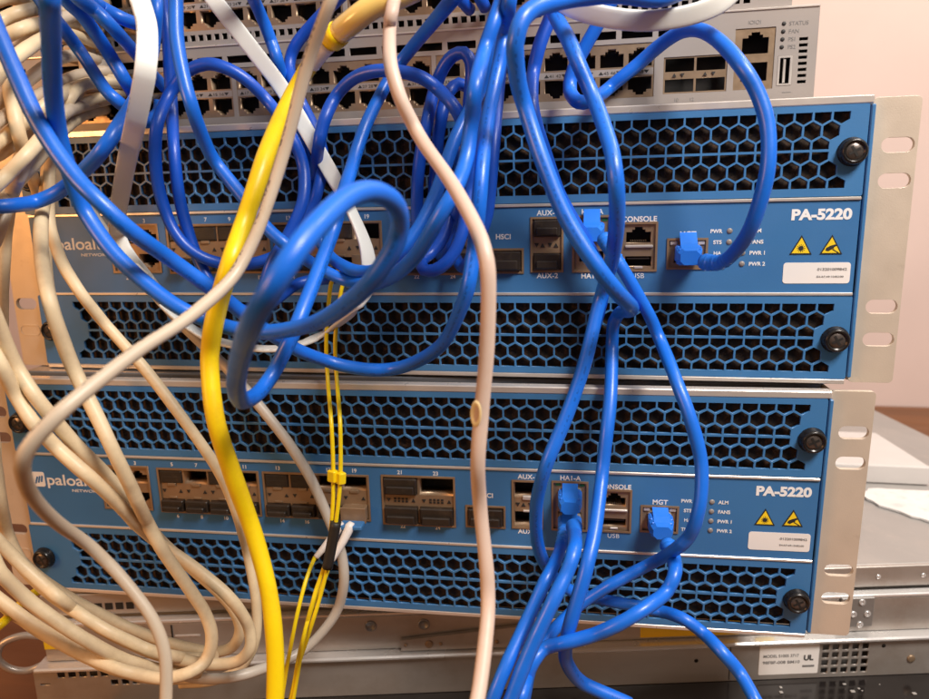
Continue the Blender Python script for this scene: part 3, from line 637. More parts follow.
# cable centre lines in millimetres: (diameter, points)
CABLES = {
 'b_long': (6.0, [(-96.2,-141.1,224.5),(-87.8,-142.9,202.1),(-79.9,-145.1,179.5),(-72.6,-147.6,156.8),(-66.2,-150.7,133.9),(-61,-154.5,110.7),(-57.4,-159.3,87.5),(-57.3,-159.8,85.6),(-57.9,-159.4,83.8),(-72.8,-142.6,77.3),(-86.6,-127.8,65.1),(-94.1,-118.8,53.9),(-96.2,-115.4,46.9),(-98.2,-107.3,27.9),(-97,-106.3,23.2),(-85.7,-107.9,7.8),(-68.9,-108,-7.5),(-58.2,-107.4,-14.7),(-49.7,-104.2,-19.3),(-41.7,-104.1,-21.7),(-29.1,-106.8,-22.6),(-15.1,-112.2,-20.7),(2,-121.6,-15.5),(19.1,-133.3,-5.7),(27.8,-140.1,0.9),(36.1,-143.6,10.7),(38.8,-145.3,16.3),(40,-148.8,20.5),(40.2,-154.8,24.6),(38.8,-160.9,27),(36.8,-167.1,27.8),(33.9,-175.9,26.2),(30.5,-194.4,18),(28.4,-200,13.3),(26.1,-202.1,9.3),(23,-201.9,5.1),(18.1,-198.8,0.1),(11.6,-191.8,-5.8),(-2.3,-172,-17.7),(-14.3,-154,-30.4),(-21.6,-139.7,-39),(-24.5,-132.7,-42.4),(-25.9,-124.8,-44.1),(-26.1,-118.2,-44),(-26.1,-113.7,-43.1),(-25.6,-110.2,-41.4),(-23.9,-106.2,-37.5),(-16,-101.6,-21.3),(-14.8,-98.5,-16.6),(-13.6,-79.4,-0),(-13,-65.3,12.1),(-12.6,-63.2,14.7),(-12.1,-62,17.4),(-9.8,-60.3,25.7),(-9.5,-58.4,28.4),(-11,-41.8,39.7),(-11.1,-38.2,42.8),(-10.3,-33.4,49.3),(-7.8,-28.1,59.2),(-3.2,-14.7,75.6),(1,-9.3,84.5),(2.7,-8.3,87.1),(4.7,-8,89.6),(6.9,-8.8,91.8),(9.7,-10.8,93.8),(16,-17.7,97),(25.6,-31.3,100.3),(37.3,-51.1,102.9),(39.4,-53.7,103.8),(41.3,-54.6,105.3),(44.2,-52.8,108.8),(52.9,-45.2,129.8),(56.9,-39,152.7),(57.2,-34,176.1),(54.7,-30,199.7),(50.3,-26.7,223),(44.4,-24.1,246.1)]),
 'b_diag': (6.0, [(-114.9,-119.3,95.2),(-105.6,-122.2,73.6),(-95.8,-124.7,53.3),(-82.8,-126.3,35.1),(-76,-126.7,28.3),(-70.6,-124.1,21.2),(-67.7,-119.6,15.7),(-64.4,-104.7,5.4),(-52.8,-91.4,-10.2),(-42.5,-77.2,-26.5),(-31.9,-66,-38.4),(-24.3,-55.9,-45.1),(-21.9,-54.1,-46.4),(-16.5,-52.5,-48.4),(-4.1,-51,-50.5),(2.7,-49.7,-50.7),(6.3,-49.9,-50.2),(14.1,-53.1,-47.7),(28,-61.3,-39.8),(35.5,-66.3,-32.6),(45.9,-75.3,-13.1),(47.8,-76.8,-7.4),(49.7,-74.5,5.5),(52.4,-79.6,19.3),(53.3,-79.1,27.7),(53.7,-75.8,36.3),(53.9,-61.1,54.9),(55.3,-50.5,68.7),(57.1,-45.7,79.7),(58.6,-44.6,87.5),(58.9,-42.3,90.6),(59.5,-43.3,93.1),(60.2,-45.1,95.4),(61,-48.4,97.2),(62,-53.4,98.3),(62.5,-55.7,99.9),(63,-56.9,102),(63.1,-52.6,107.6),(61.1,-41.1,128.6),(57.4,-32.2,150.6),(52.5,-25.3,173),(46.8,-19.9,195.7),(40.4,-15.7,218.4),(33.6,-12.3,241.2)]),
 'b_left': (6.0, [(-143.9,-102.6,26.7),(-140.8,-102.3,26.8),(-138.7,-100.9,26.8),(-137.7,-98.2,27),(-139.4,-86.2,27.9),(-138.5,-83.7,28.5),(-136.7,-82.1,29.3),(-131.5,-80.6,31.5),(-125.1,-81.1,34.3),(-103.8,-88.7,44.5),(-97.9,-90.6,48.3),(-96,-90.3,50.4),(-94.7,-88.8,52.9),(-94.2,-86.4,55.6),(-94.5,-82.8,58.5),(-95.8,-77.8,61.6),(-104.3,-57.3,71.1),(-109.7,-43.8,78.1),(-111.2,-38.8,81.9),(-112.5,-31.5,89.3),(-112.7,-26.7,96.6),(-112.6,-25.1,100),(-111.6,-24.2,106.5),(-108.4,-26.1,115.1),(-108.4,-25.2,118.3),(-110.5,-19.1,128.9),(-115.2,-9.9,150.6),(-120.5,-2.8,172.9),(-126,2.7,195.6),(-131.7,4,218.5),(-137.6,4,241.5),(-143.6,4,264.5)]),
 'b_coil': (5.8, [(-19.8,-0,127.6),(-40.6,2.2,113.3),(-51.1,3,104.2),(-54.8,3.7,99.3),(-55.6,3.3,96.5),(-55.7,2.4,93.6),(-55,0.8,90.2),(-51.5,-4.1,83),(-49.4,-6.1,79.4),(-47.6,-7.2,76),(-46.2,-6.6,72.7),(-38.6,-10.3,59.4),(-37.8,-9.7,56.5),(-36.5,-9.9,51.1),(-35.9,-12,44.1),(-36.1,-16.9,34.8),(-37.7,-18.4,28.7),(-39.1,-18.3,25.7),(-44.4,-21.4,14.1),(-50.4,-23.1,6),(-55.8,-24.1,1.6),(-64.6,-26.5,-2.1),(-74.6,-28.6,-3.7),(-82.2,-29.6,-3.3),(-88.2,-31.6,-1.7),(-93.1,-33.9,0.7),(-99.7,-35.6,6.1),(-104.9,-36.1,13.4),(-108.3,-36.2,22.4),(-109.7,-38,35.6),(-108.2,-40,49.4),(-105.5,-41.9,58.2),(-104.6,-42,61.2),(-104,-41.3,64.1),(-103.8,-39.2,67.6),(-103.8,-32.9,74.6),(-103,-30.7,77.9),(-101.3,-29.7,80.7),(-96.3,-29.8,85.6),(-89.7,-30,89),(-81.9,-29.7,90.3),(-75.5,-28.6,88.8),(-69.9,-26.6,86),(-65,-23.9,81.9),(-60.1,-19.2,75.4),(-58.1,-18.7,72.8),(-55.9,-19.3,70.2),(-48.4,-24.4,61.6),(-46.4,-25.5,58.7),(-43.5,-25.4,52.8),(-41.7,-24.3,46.6),(-40.4,-25,40.2),(-39.6,-28.7,30.2),(-40.6,-30.8,23.9),(-47.2,-35.2,9.4),(-52,-38.9,1.2),(-54.9,-40,-4.8),(-61.5,-38.8,-21.9),(-64.8,-40,-38.4)]),
 'b_top1': (6.0, [(-131.9,-38.3,250.9),(-121.1,-39.9,229.6),(-110.7,-41.7,208),(-101.2,-43.8,186.1),(-92.7,-46.3,163.8),(-85.9,-49.3,141),(-81.4,-53.2,117.7),(-80.2,-57.9,95),(-75.3,-62.2,73.3),(-74.1,-62.1,68.1),(-74.4,-59.6,63.3),(-76,-47.4,49.1),(-75,-44.3,44.5),(-73.5,-43.8,42),(-59.5,-45.2,24.7),(-51.2,-46,14.2),(-43.5,-46.4,7.5),(-41.3,-45.3,5.3),(-39.7,-43,3.2),(-37,-36.5,-1.1),(-35.2,-34.2,-3.1),(-32.1,-33.7,-5.3),(-21.7,-34.4,-10.2),(-17.9,-35.3,-11.3),(-13.1,-39.1,-11.7),(-2.8,-49.9,-10.9),(6.4,-59.8,-8.6),(14.2,-67.8,-5.4),(24,-79.2,0.9),(28.9,-83.1,5.3),(38.2,-89.9,17.4),(41.3,-90.6,22),(44.1,-89.2,26.5),(45.9,-85.9,30.9),(47.3,-78.6,37.8),(48.1,-75.3,42.8),(49,-73.5,50.7),(49.9,-74.2,55.7),(51.5,-78,62.6),(51.9,-78.3,64.9),(52.3,-77.4,67.3),(52.4,-74.7,70.2),(52.3,-61.1,79.7),(52.6,-57.8,82.7),(53.2,-55.9,85.6),(56,-55.3,93),(59,-49,104.4),(59.6,-48.4,106.8),(60,-47,109.3),(58.8,-37.9,131.5),(54.2,-30.8,153.9),(47.3,-25.4,176.3),(38.8,-21.2,198.3),(29.2,-18,220.1),(18.8,-15.3,241.6)]),
 'b_back': (5.8, [(-130.2,-5.5,273.7),(-127.5,-6.7,249.9),(-124.8,-7.9,226.1),(-122,-9.1,202.3),(-119.2,-10.3,178.5),(-116.4,-11.4,154.7),(-113.4,-12.6,130.9),(-112.6,-12.9,124.7),(-112.3,-12.5,118.6),(-111.4,-13.9,109.1),(-112.3,-14.1,86.6),(-112.1,-15.3,76.1),(-110.7,-18.2,69.1),(-105.5,-28,55.5),(-104.6,-29.5,52.2),(-104.1,-30.7,45.9),(-103.8,-30,26.4),(-99.3,-29.2,3.3),(-95.3,-29.9,-5.9),(-91.5,-31.3,-12.1),(-89,-32.4,-14.8),(-82.1,-36,-19.7),(-74.3,-40.2,-23.1),(-65.7,-43.8,-24.9),(-61.9,-44.6,-24.8),(-58.5,-44.3,-23.6),(-55.6,-42.8,-21.6),(-53.3,-40,-19.7),(-50.2,-25,-15),(-48.3,-20.8,-13.7),(-45.5,-18.3,-13.1),(-30.6,-14.6,-11.8),(-23.3,-13.4,-10.6)]),
 'b_tl_a': (5.8, [(-230.9,-41.7,242.7),(-218.4,-43.1,222.3),(-205.7,-44.5,202),(-192.8,-46.1,181.8),(-179.6,-47.9,161.8),(-166.1,-50.1,142.2),(-152,-52.7,122.9),(-141.5,-55,109.7),(-139.5,-54.8,107.3),(-138.5,-53.6,105.2),(-140.3,-45.1,100.8),(-140.3,-43,99),(-139.2,-42.2,96.7),(-127.3,-44.2,79.4),(-123.1,-46.4,76),(-121.2,-45.1,73.7),(-121.8,-40.2,72.2),(-129.3,-14.3,70.3),(-130.2,-7.2,70.5),(-128.6,-3.5,72.3),(-129.4,4.3,76),(-127.6,8.2,79.2)]),
 'b_tl_b': (6.0, [(-200.9,-66.7,238.7),(-189.4,-67.6,217.7),(-177.6,-68.5,196.8),(-165.6,-69.3,176.1),(-153,-70,155.6),(-139.8,-70.5,135.6),(-125.8,-70.8,116.1),(-122.7,-70.8,112.3),(-121.4,-70.3,110.6),(-120.8,-68.4,109.1),(-121.1,-62,106.7),(-121.4,-52.8,99.8),(-122.9,-44.6,94.5),(-122.8,-42.8,92.4),(-121.4,-42.4,89.5),(-119.5,-42.7,86.5),(-118.6,-41.8,83.7),(-122.8,-28.9,77.2),(-122.9,-27.2,74.3),(-121.5,-26.4,67.7),(-123.1,-21.7,66.8),(-126.8,-10.4,69.7),(-131.1,1.9,74.6),(-134.2,8.6,78.5),(-133.5,8.6,81.6)]),
 'b_tl_c': (6.0, [(-186.1,-69.3,241),(-175.8,-70.3,219.3),(-165.3,-71.2,197.8),(-154.3,-72,176.4),(-142.8,-72.7,155.4),(-130.5,-73.2,134.8),(-117.2,-73.5,114.8),(-114.2,-73.5,110.9),(-113.6,-72,109.6),(-114.2,-63.7,108.2),(-113,-62.4,106.7),(-111,-62.2,104.7),(-109.8,-61,103),(-109.8,-58.3,101.7),(-112,-50,99.8),(-120.4,-27.7,97.3),(-127.7,-8,94.1),(-129.3,-2.6,92.7),(-130,5.4,89.4),(-129.8,8.6,87.5)]),
 'b_tl_d': (6.0, [(-202,-60.4,239.8),(-192.1,-61.1,218),(-181.4,-61.7,196.4),(-169.8,-62.1,175.4),(-157,-62.1,155.2),(-142.4,-61.8,136.1),(-125.8,-61,118.8),(-120.8,-60.6,115),(-119.1,-59.4,113.6),(-118.5,-50.4,111.7),(-116.4,-49.7,110.4),(-113.8,-49.6,109),(-111.9,-48.6,108),(-110.8,-46.2,107.4),(-110.9,-41.9,107.5),(-111.7,-36.6,108.6),(-112.8,-29.3,112.1),(-114.4,-21.8,117),(-120.8,-4.9,129.8),(-120.7,-2.6,134.1),(-122.5,4,156.3),(-126.1,4,179.1),(-130.9,4,202),(-136.5,4,224.9),(-142.8,4,247.8),(-149.5,4,270.7)]),
 'b_top2': (6.0, [(-81.6,-111.4,230.1),(-72.8,-106.6,208.3),(-64.9,-99.5,186.8),(-58.4,-89.4,166),(-54.2,-75.7,146.8),(-53,-57.8,130.8),(-56,-36.4,120.4),(-60.9,-21.3,118.8),(-61.9,-16.9,117.4),(-62.3,-13.6,115.6),(-62.4,-11,113.4),(-62.1,-9,111),(-60.5,-5.7,102.4),(-58.7,-7.6,98.9),(-57.8,-7.5,95.6),(-58.1,-2.9,89.8),(-58.5,0.2,86.8),(-58,3.2,79.8),(-56.4,1.3,76.4),(-54.3,-2,72.7),(-47.7,-7.2,52.5),(-46.9,-4.9,42.4),(-46.7,-4.8,38.9),(-45.2,-7.4,31.6),(-42.9,-12.1,24.5),(-40.9,-15.5,14.4),(-38.5,-16.6,8),(-35,-17.1,1.9),(-32.7,-17.9,-0.6),(-29.2,-21,-2.6),(-15.6,-37.2,-5.5),(-11.7,-40.2,-6),(-4.7,-44.3,-6),(3.3,-51.6,-4),(6.8,-54.8,-2.5),(12.5,-58.4,1.5),(15,-59.4,3.5),(17.1,-59.6,5.5),(23.2,-55.7,14.6),(29.3,-48.9,28.3),(36.5,-41.1,50.3),(44.9,-29.4,69.9),(47.3,-27.8,75.3),(56.8,-30.7,97.7),(60.5,-33,113),(61.5,-35.3,136.9),(59,-36.7,160.7),(54.1,-37.4,184.2),(47.5,-37.6,207.2),(39.6,-37.5,229.9),(30.9,-37.1,252.3)]),
 'b_arch': (6.0, [(-41.4,-7.7,37.8),(-40,-10.2,41.1),(-35.9,-18.4,47.3),(-34.2,-21,50.3),(-31.9,-24.9,53.3),(-31.2,-24.6,56.5),(-30.6,-23.4,59.8),(-29.4,-23.5,62.8),(-28.5,-22.3,65.7),(-27.1,-18,71.6),(-25.7,-16.7,74.3),(-23.6,-16.7,76.6),(-18.1,-18.8,80.4),(-12,-21,82.8),(-2.1,-23.8,84),(10.2,-25.9,82.6),(19.4,-25.8,79.6),(24.4,-24.4,76.3),(26.8,-24.7,74.2),(33.9,-31.1,67.1),(35.7,-30.8,64.5),(38.2,-28.3,58.6),(39.6,-28.6,52.8),(39.3,-24.5,40.2),(38.5,-24.7,34.2),(38,-25.4,31.1),(37.8,-28.6,28.1),(35.3,-25.9,21.9),(33.2,-22.5,18.5),(30.7,-17.5,15.1),(28.4,-14.1,11.8),(26.8,-13.2,8.7),(25.5,-14.1,5.2),(20.5,-3.7,-2.2)]),
 'b_hoopl': (6.0, [(11.9,-9.5,-4.7),(12.1,-15,18.6),(15,-19.3,41.8),(18.8,-20.6,56.9),(20.1,-19.5,62.9),(20.9,-12.4,72.6),(21.5,-10.8,75.5),(22.6,-10.4,79),(27.6,-12.6,87.1),(31.6,-13.9,90.4),(34.5,-14.8,91.3),(37.1,-15.5,91.1),(39,-15.7,89.3),(40.3,-15.6,86.6),(40.2,-14.5,80.7),(39.9,-14.5,77.2),(39.4,-18.7,67),(39.1,-19.6,63.4),(38.6,-19.5,60.8),(37,-15.7,55.5),(36.7,-17.2,52.3),(36.8,-21.2,49.1),(35.8,-18.7,46.3),(32.6,-9.6,40.7),(29.5,-4,34.3),(28.6,-5,31),(28.5,-8.9,27.8),(24.6,-6.6,13.3),(21.4,-5.7,7),(18.3,-7.4,1.1)]),
 'b_inner': (6.0, [(42.5,1.2,72.5),(34.5,0.2,79.2),(31.6,-0.3,80.2),(29.1,-1.1,78.9),(27.1,-2.7,76.4),(26.3,-10,70.3),(26,-13,67),(25.4,-14,63.8),(23,-12.2,53.5),(20.7,-13,31.6),(19.4,-12.4,21.7),(15.9,-4.4,10.5),(15,-3.4,6.8),(12,-3.4,-5.2)]),
 'b_small': (5.8, [(46.4,-12.7,61.6),(45.1,-17.6,52.2),(44.8,-19.8,49.1),(44.7,-28.1,42.8),(44.3,-31,39.5),(43.6,-32.8,36.4),(41.8,-33,30.3),(38.5,-38.7,10.8),(35,-40.7,2.1),(31.8,-41.7,-2),(29.2,-42,-4.1),(26.2,-41.7,-5.6),(23.2,-41,-6.1),(20.6,-39.6,-5.7),(18.4,-36.2,-2.4),(19.5,-33.3,-0.8),(21.5,-30.5,0.8),(23.2,-28.9,2.6),(25.1,-28,4.7),(27.7,-25.5,9.5),(29.1,-22.9,15.4),(30.4,-17,25.1),(31,-16,28.6),(32.4,-18.6,32.2),(33.1,-17.7,35),(35.4,-11.9,44.1),(39.3,-3.3,62.9),(40,-3.3,66),(39.4,4.6,70),(39.5,8.2,73.5)]),
 'b_port24': (5.6, [(55.2,4,264.2),(56.9,4,240.3),(58.2,4,216.5),(59.2,4,192.6),(59.5,4,168.8),(59.1,2.6,145.1),(57.5,-2,121.6),(55.5,-5.8,106.2),(52.7,-6.2,83),(52.1,-6.8,77.1),(51.7,-9.1,70.8),(51.4,-20.3,52.9),(50.9,-23.3,43.4),(48.1,-24.1,18.9),(43.8,-23,7.2),(36.8,-19.3,-5.3),(34.5,-16.7,-7.1),(30.2,-9,-3.9),(27.6,-3.2,-1.3)]),
 'b_loopright': (6.4, [(133.2,-37.1,106),(123,-47.3,100.5),(117.6,-51.8,99.2),(103.3,-60.9,99.3),(91.9,-63.3,98.5),(86.4,-66.5,97.4),(76.9,-77,93.3),(73.2,-82.1,90.6),(70.6,-85.3,87.2),(69,-86.4,83.1),(68,-85.9,79.2),(68.4,-79,66.8),(70.2,-76,59.9),(77.7,-79.1,37.9),(87.3,-82,15.9),(99.1,-83.9,-2),(102.5,-82.3,-6.6),(104.4,-80.7,-9),(106.2,-78.1,-11.4),(110.4,-68.8,-16.5),(112.5,-55.7,-20.1),(113.4,-22.8,-26.9),(110.4,-9.4,-29.5),(108.7,-6,-32.1),(107.3,-5.5,-35.1),(106.7,-4.7,-38.6),(106.7,-4.3,-42.6),(106.6,-4.9,-46.8),(106.5,-8.7,-53.1),(105.9,-21.7,-68.7),(104.4,-29,-83),(102.7,-32.9,-100.4),(102,-36.4,-106.6),(99.1,-54.8,-123.4),(96.6,-63.6,-131.6),(95.3,-66.5,-136.5),(89.3,-70.9,-158.5),(87.7,-70.4,-166.2),(86.8,-67.3,-176.7),(87.1,-65.1,-182.1),(90.2,-59.3,-192.9),(92.6,-56.9,-197.5),(95,-55.8,-200.3),(117,-54.2,-210.3)]),
 'b_mid': (6.0, [(43.9,4,241.5),(51,4,218.9),(57.8,4,196.5),(64.1,4,174.4),(69.8,0.8,152.7),(74.4,-10.5,132.1),(77.6,-25,113.2),(78.4,-37.9,102),(85.8,-54.3,85.8),(89.3,-60.4,77.2),(94.6,-62.2,65.3),(96.8,-64.6,60.1),(102.8,-79.8,41.2),(103.6,-83.1,36.2),(104.3,-84.2,31.3),(104.8,-83.2,26.2),(105.2,-77.3,15.5),(104.1,-64.8,1.1),(101.7,-50.9,-10.8),(101,-48.8,-13.8),(100.2,-48.1,-17),(98.6,-49.6,-23.2),(93.8,-55.9,-44.4),(86.4,-62,-66.3),(79,-67.6,-84.4),(77.1,-67,-90.6),(73.7,-61.2,-106),(72.6,-53,-124.6),(73.4,-45.7,-137.9),(75.5,-39.2,-148.3),(79.4,-32,-159.3),(82,-29.5,-163.7),(85.2,-27.7,-167.3),(88.7,-26.3,-170.2),(91.9,-25.4,-172),(99,-24.5,-174),(105.8,-24.8,-174.9),(118.4,-27.2,-174.9),(128.9,-25.8,-177.3),(132.1,-26.6,-177.4),(135.5,-29.5,-176.3),(138.4,-33.6,-174.7),(141.3,-36.6,-174),(144.5,-37.5,-175.3),(147.7,-37.2,-177.7),(150.7,-37.9,-179.8),(152.7,-40.1,-180.5),(156.2,-46.6,-181.1),(158,-49,-182),(160,-49.9,-183.8),(164.2,-49.9,-188.7),(166.1,-50.7,-190.9),(167.3,-52.6,-192.2),(170.1,-60.6,-194.9),(170.9,-62.3,-195.9),(173.5,-63.3,-200.4)]),
 'b_bleft': (6.0, [(80,-4.4,256.8),(83.8,-6,233.2),(86.8,-7.8,209.4),(88.6,-9.8,185.6),(88.7,-12.1,161.7),(86.6,-14.8,138),(81.6,-18,114.7),(72.3,-21.9,91.6),(69.6,-21.7,81.5),(69.2,-22.6,78.8),(69.3,-31.2,68.1),(69.6,-33.3,64.8),(70.2,-34,61.5),(71.7,-32.9,55.4),(78.2,-20.6,34.5),(81.1,-16.2,26.5),(92.8,-12.8,5.4),(101.2,-10.4,-10.4),(102.2,-9.5,-17.2),(96.9,-7.3,-41.4),(94.9,-7.6,-48.2),(93,-9.8,-54.7),(89,-18.3,-66.7)]),
 'b_ha1': (5.8, [(101.6,-16,6.4),(104.7,-23.2,1.3),(106.2,-24.8,-1.2),(109.7,-25.6,-6.7),(122.1,-22,-27.9),(125.2,-20.2,-34.4),(126.6,-19.9,-37.7),(128,-21.1,-40.8),(129.1,-24,-43.4),(132.5,-42,-52.3),(134.1,-46.6,-56.6),(137.8,-51.6,-66.2),(143.5,-55.1,-86.8),(143.5,-59.1,-103.1),(142.6,-59.7,-108.8),(141.4,-58.9,-115.5),(139.5,-56.4,-122.3),(137.8,-56.2,-124.8),(132.7,-44.9,-136.6),(131,-39.9,-141.1),(128.9,-36.1,-144.8),(126.5,-34,-147.7),(123.9,-33,-150),(121.2,-34.1,-151.1),(115.9,-35.1,-154.1),(110.6,-37.1,-156.6),(108,-37.6,-158.1),(96.7,-36.5,-167.8),(91.3,-37.2,-172.4),(88.7,-38.5,-174.4),(86.2,-40.9,-175.8),(83.8,-44.9,-176.3),(77.7,-60.6,-175.8),(75.1,-66.8,-177.3),(73.7,-66,-181),(71.7,-72.5,-182.5),(71,-77.7,-182),(70.6,-84.5,-180.4),(70.1,-89.4,-180.1),(68.9,-94,-182.4),(67.7,-91.4,-187.7),(66.9,-91.5,-190.5)]),
 'b_loopmgt': (6.2, [(146.2,-17,-5),(150.8,-23.1,-5),(152.9,-26,-4.3),(155,-29,-2.4),(159.5,-36.4,5.8),(161.9,-41.5,14.3),(165.1,-45.3,34.8),(164.3,-42.9,52.5),(160.2,-41,64.7),(155.8,-40.4,72.2),(154.2,-39.4,74.7),(151.1,-34.9,80.3),(145.7,-25.4,88.7),(141.1,-18.2,93.5),(137,-11.2,95.7),(132.8,-5.1,95.9),(126.4,1.9,93.2),(121.8,5.4,90.1),(117.1,7.6,86.5),(108.1,7.7,79.8),(105.4,8.5,77.9),(102.8,8.5,75.8),(100.2,4.6,73.4),(94.3,-23.9,66.5),(91.6,-25.5,65.7),(89.1,-22.4,66.5),(86.8,-16.9,69.2),(85.2,-11.5,72.8),(85.1,-10,76.6),(86.9,-10.1,82.6),(99.2,-12.9,103.2),(106.5,-14,114.8),(114.7,-15.2,137.3),(119.3,-15.8,160.9),(121,-15.9,184.8),(120.6,-15.7,208.8),(118.6,-15.2,232.7),(115.5,-14.5,256.5)]),
 'b_mgt2': (6.2, [(133.6,-31.3,-138.1),(135.3,-41.7,-139.2),(135.3,-49.6,-138.8),(134.6,-56.7,-138.9),(133.7,-59.3,-140.7),(130.9,-61.1,-145.9),(128.8,-63.7,-146.8),(123.4,-70.6,-147.1),(120.7,-73.3,-147.6),(117.9,-75.1,-148.7),(112.3,-76.8,-152),(106.6,-76.8,-155.9),(100.7,-75.5,-160.2),(94.7,-75.5,-163),(85.7,-76,-166.1),(79.4,-74,-169.9),(76.8,-74.6,-171.4),(74.9,-77,-172.4),(73.3,-79,-174.2),(71.9,-79.9,-177),(68,-81.3,-198.7)]),
 'b_ha2': (6.2, [(89.5,-35.1,-130.2),(90.6,-61,-123.5),(90.8,-71.1,-121.5),(90.4,-76.6,-121.6),(89.7,-79.3,-123.4),(87.8,-82,-128.3),(83.1,-88.5,-136.3),(73.3,-95.1,-157.4),(64.8,-101.4,-179.7),(63.9,-102.2,-182.2)]),
 'b_ha2b': (5.8, [(85.4,-26.1,-135.9),(84.7,-30.2,-138.4),(83.9,-36.1,-140.1),(81.7,-61.3,-135.6),(80.8,-68.2,-134.7),(79.7,-72.3,-135.3),(78.4,-74.5,-137),(71,-82.6,-151.9),(63,-96.6,-165.8),(60.2,-100.1,-172.1),(56.5,-102.9,-182.6)]),
 'b_stub1': (6.0, [(30.9,2,124.5),(32,0.6,121.4),(33,-0,118.6),(35.2,4,116),(36.4,8,115.1)]),
 'b_stub2': (6.0, [(39.5,2,123.9),(41.3,1.5,120.5),(42.8,2,117.6),(43.9,7,115.2)]),
 'y_thick': (7.2, [(85.5,-61.6,230.9),(84,-63.1,207),(80.3,-64.7,183.3),(73.9,-66.4,160.3),(63.8,-68.2,138.6),(49.5,-70.1,119.4),(30.6,-71.9,104.7),(12.4,-73.2,98.3),(5.2,-72.1,94.9),(-13.1,-62.5,86.9),(-21.8,-56.6,81.5),(-24.3,-55.4,79.2),(-26,-55.2,77.1),(-28.7,-56.6,72.4),(-30.3,-60.1,67.3),(-30.9,-74.5,53.9),(-30.1,-86.6,43.7),(-30.5,-92.8,35.8),(-32,-96.6,28.3),(-34.4,-98.4,21.2),(-35.2,-101.3,16.4),(-34.9,-110.4,7),(-35.3,-111.7,4.6),(-37.2,-112.2,-0.2),(-42.6,-110.1,-10.6),(-46.1,-110.1,-20.8),(-49.1,-108.2,-29.1),(-49.8,-108.6,-34.3),(-47.1,-113.1,-55.5),(-44.3,-110.4,-77.1),(-41.3,-106,-99.4),(-38.9,-106.2,-108.5),(-32.7,-110.2,-130.6),(-29.8,-114.7,-154.2),(-29.5,-119.6,-176.9),(-29.5,-120,-179.1)]),
 'g_print': (4.4, [(27.5,-97.9,235.5),(28,-99.9,211.6),(27.8,-102.1,187.7),(26.6,-104.6,163.8),(24.1,-107.6,140.2),(19.8,-111.2,116.8),(13.1,-115.6,94.2),(11.1,-116.7,89.8),(-0.5,-111.1,71.9),(-9,-109.7,51.3),(-13,-110.8,39.8),(-20,-116.9,18),(-24.9,-123,5.3),(-27.1,-128,-0.2),(-32.7,-147,-10.3),(-38.9,-166.8,-17.7),(-44.6,-186.4,-26.6),(-47.4,-191.9,-30.4),(-53.4,-195.6,-37.5),(-56,-195.7,-41.3),(-57.9,-194.6,-44.1),(-67.9,-183.1,-57.4),(-76.3,-167.7,-73.2),(-79.8,-157.9,-82.8),(-80.7,-152.3,-88.5),(-80.1,-148.4,-93.7),(-77.3,-145.5,-100.6),(-72.7,-144.7,-106.9),(-60.7,-146.1,-122.2),(-56,-147.9,-134.7),(-55.1,-152.4,-156)]),
 'p_cut': (5.1, [(-41.7,-3,224.1),(-30.1,-7.2,203.5),(-18.7,-12.7,183.1),(-7.9,-19.9,162.9),(2.3,-29.5,143.4),(11.2,-42.2,125.1),(18.1,-58.7,109.1),(22.3,-81.3,96),(22.5,-83.9,93.2),(22.3,-85.2,90.7),(21.2,-82.6,89.1),(23.4,-92.2,74.3),(25.6,-95.1,67.2),(28.1,-95.8,60),(31.7,-93.9,51.8),(32.9,-94.2,49.6),(36.1,-97.1,45.1),(48.7,-110.9,30.4),(59.6,-125.1,14.8),(62.2,-129.8,9.3),(63.6,-131.6,2.9),(62.9,-131.3,-21.4),(60.5,-130.8,-45.1),(59.1,-131.4,-62.2),(58.7,-126.2,-79.9),(61.3,-130,-103.1),(61.8,-131.7,-110.5),(62.2,-135.6,-116.7),(61.9,-153,-131.1),(61.5,-161.2,-134.7)]),
 'l_main': (5.7, [(-150.3,7.2,91.4),(-149,-5.5,90.3),(-152.3,-6.3,90.4),(-163.9,-2.7,89.7),(-168.1,-3.1,88.2),(-169.5,-5.7,86.4),(-169.2,-10.4,84.1),(-167.5,-16.6,81.2),(-166.4,-21.6,78.3),(-164.6,-30.1,71),(-162.5,-39.3,59.8),(-161.4,-45.9,46.2),(-163.1,-45.2,42.7),(-162.8,-46.7,39.2),(-161.5,-49.3,35.6),(-158.5,-54,32),(-143,-76,21.9),(-138.4,-82.4,18.8),(-136.6,-85.1,16),(-124.4,-100.7,5.1),(-114.5,-111.8,-3.9),(-111.2,-115,-8.5),(-110.4,-115.6,-10.8),(-110.1,-115.1,-15.7),(-110.6,-109.4,-34.9),(-109.7,-108.3,-40.5),(-99.5,-110.8,-60.6),(-96,-111.7,-67.9),(-93.9,-110.7,-76),(-93,-106.6,-88.5),(-93.2,-105,-92),(-92.8,-104.4,-95.1),(-95.3,-97.2,-107.1),(-96.6,-94,-111.5),(-95.9,-93.2,-115),(-92.3,-92.5,-124.4),(-91.9,-90.9,-128.3),(-83,-87,-149.7),(-79.2,-84.9,-160.6),(-76.3,-85.9,-169.5),(-76.3,-87.3,-175.9),(-77.2,-88.1,-179.3),(-78.4,-89.5,-182),(-79.6,-91.4,-183.3),(-83.1,-95.5,-184.4),(-91.2,-97.9,-186.3),(-97.2,-99,-186.4),(-109.2,-100.7,-183.6),(-111.7,-101.7,-182.3),(-121.1,-102.3,-179.3),(-128,-101.9,-177.3),(-134.1,-102.3,-174.2),(-136.6,-103,-172.2),(-155.2,-104,-160.3),(-174.8,-104.3,-145.2)]),
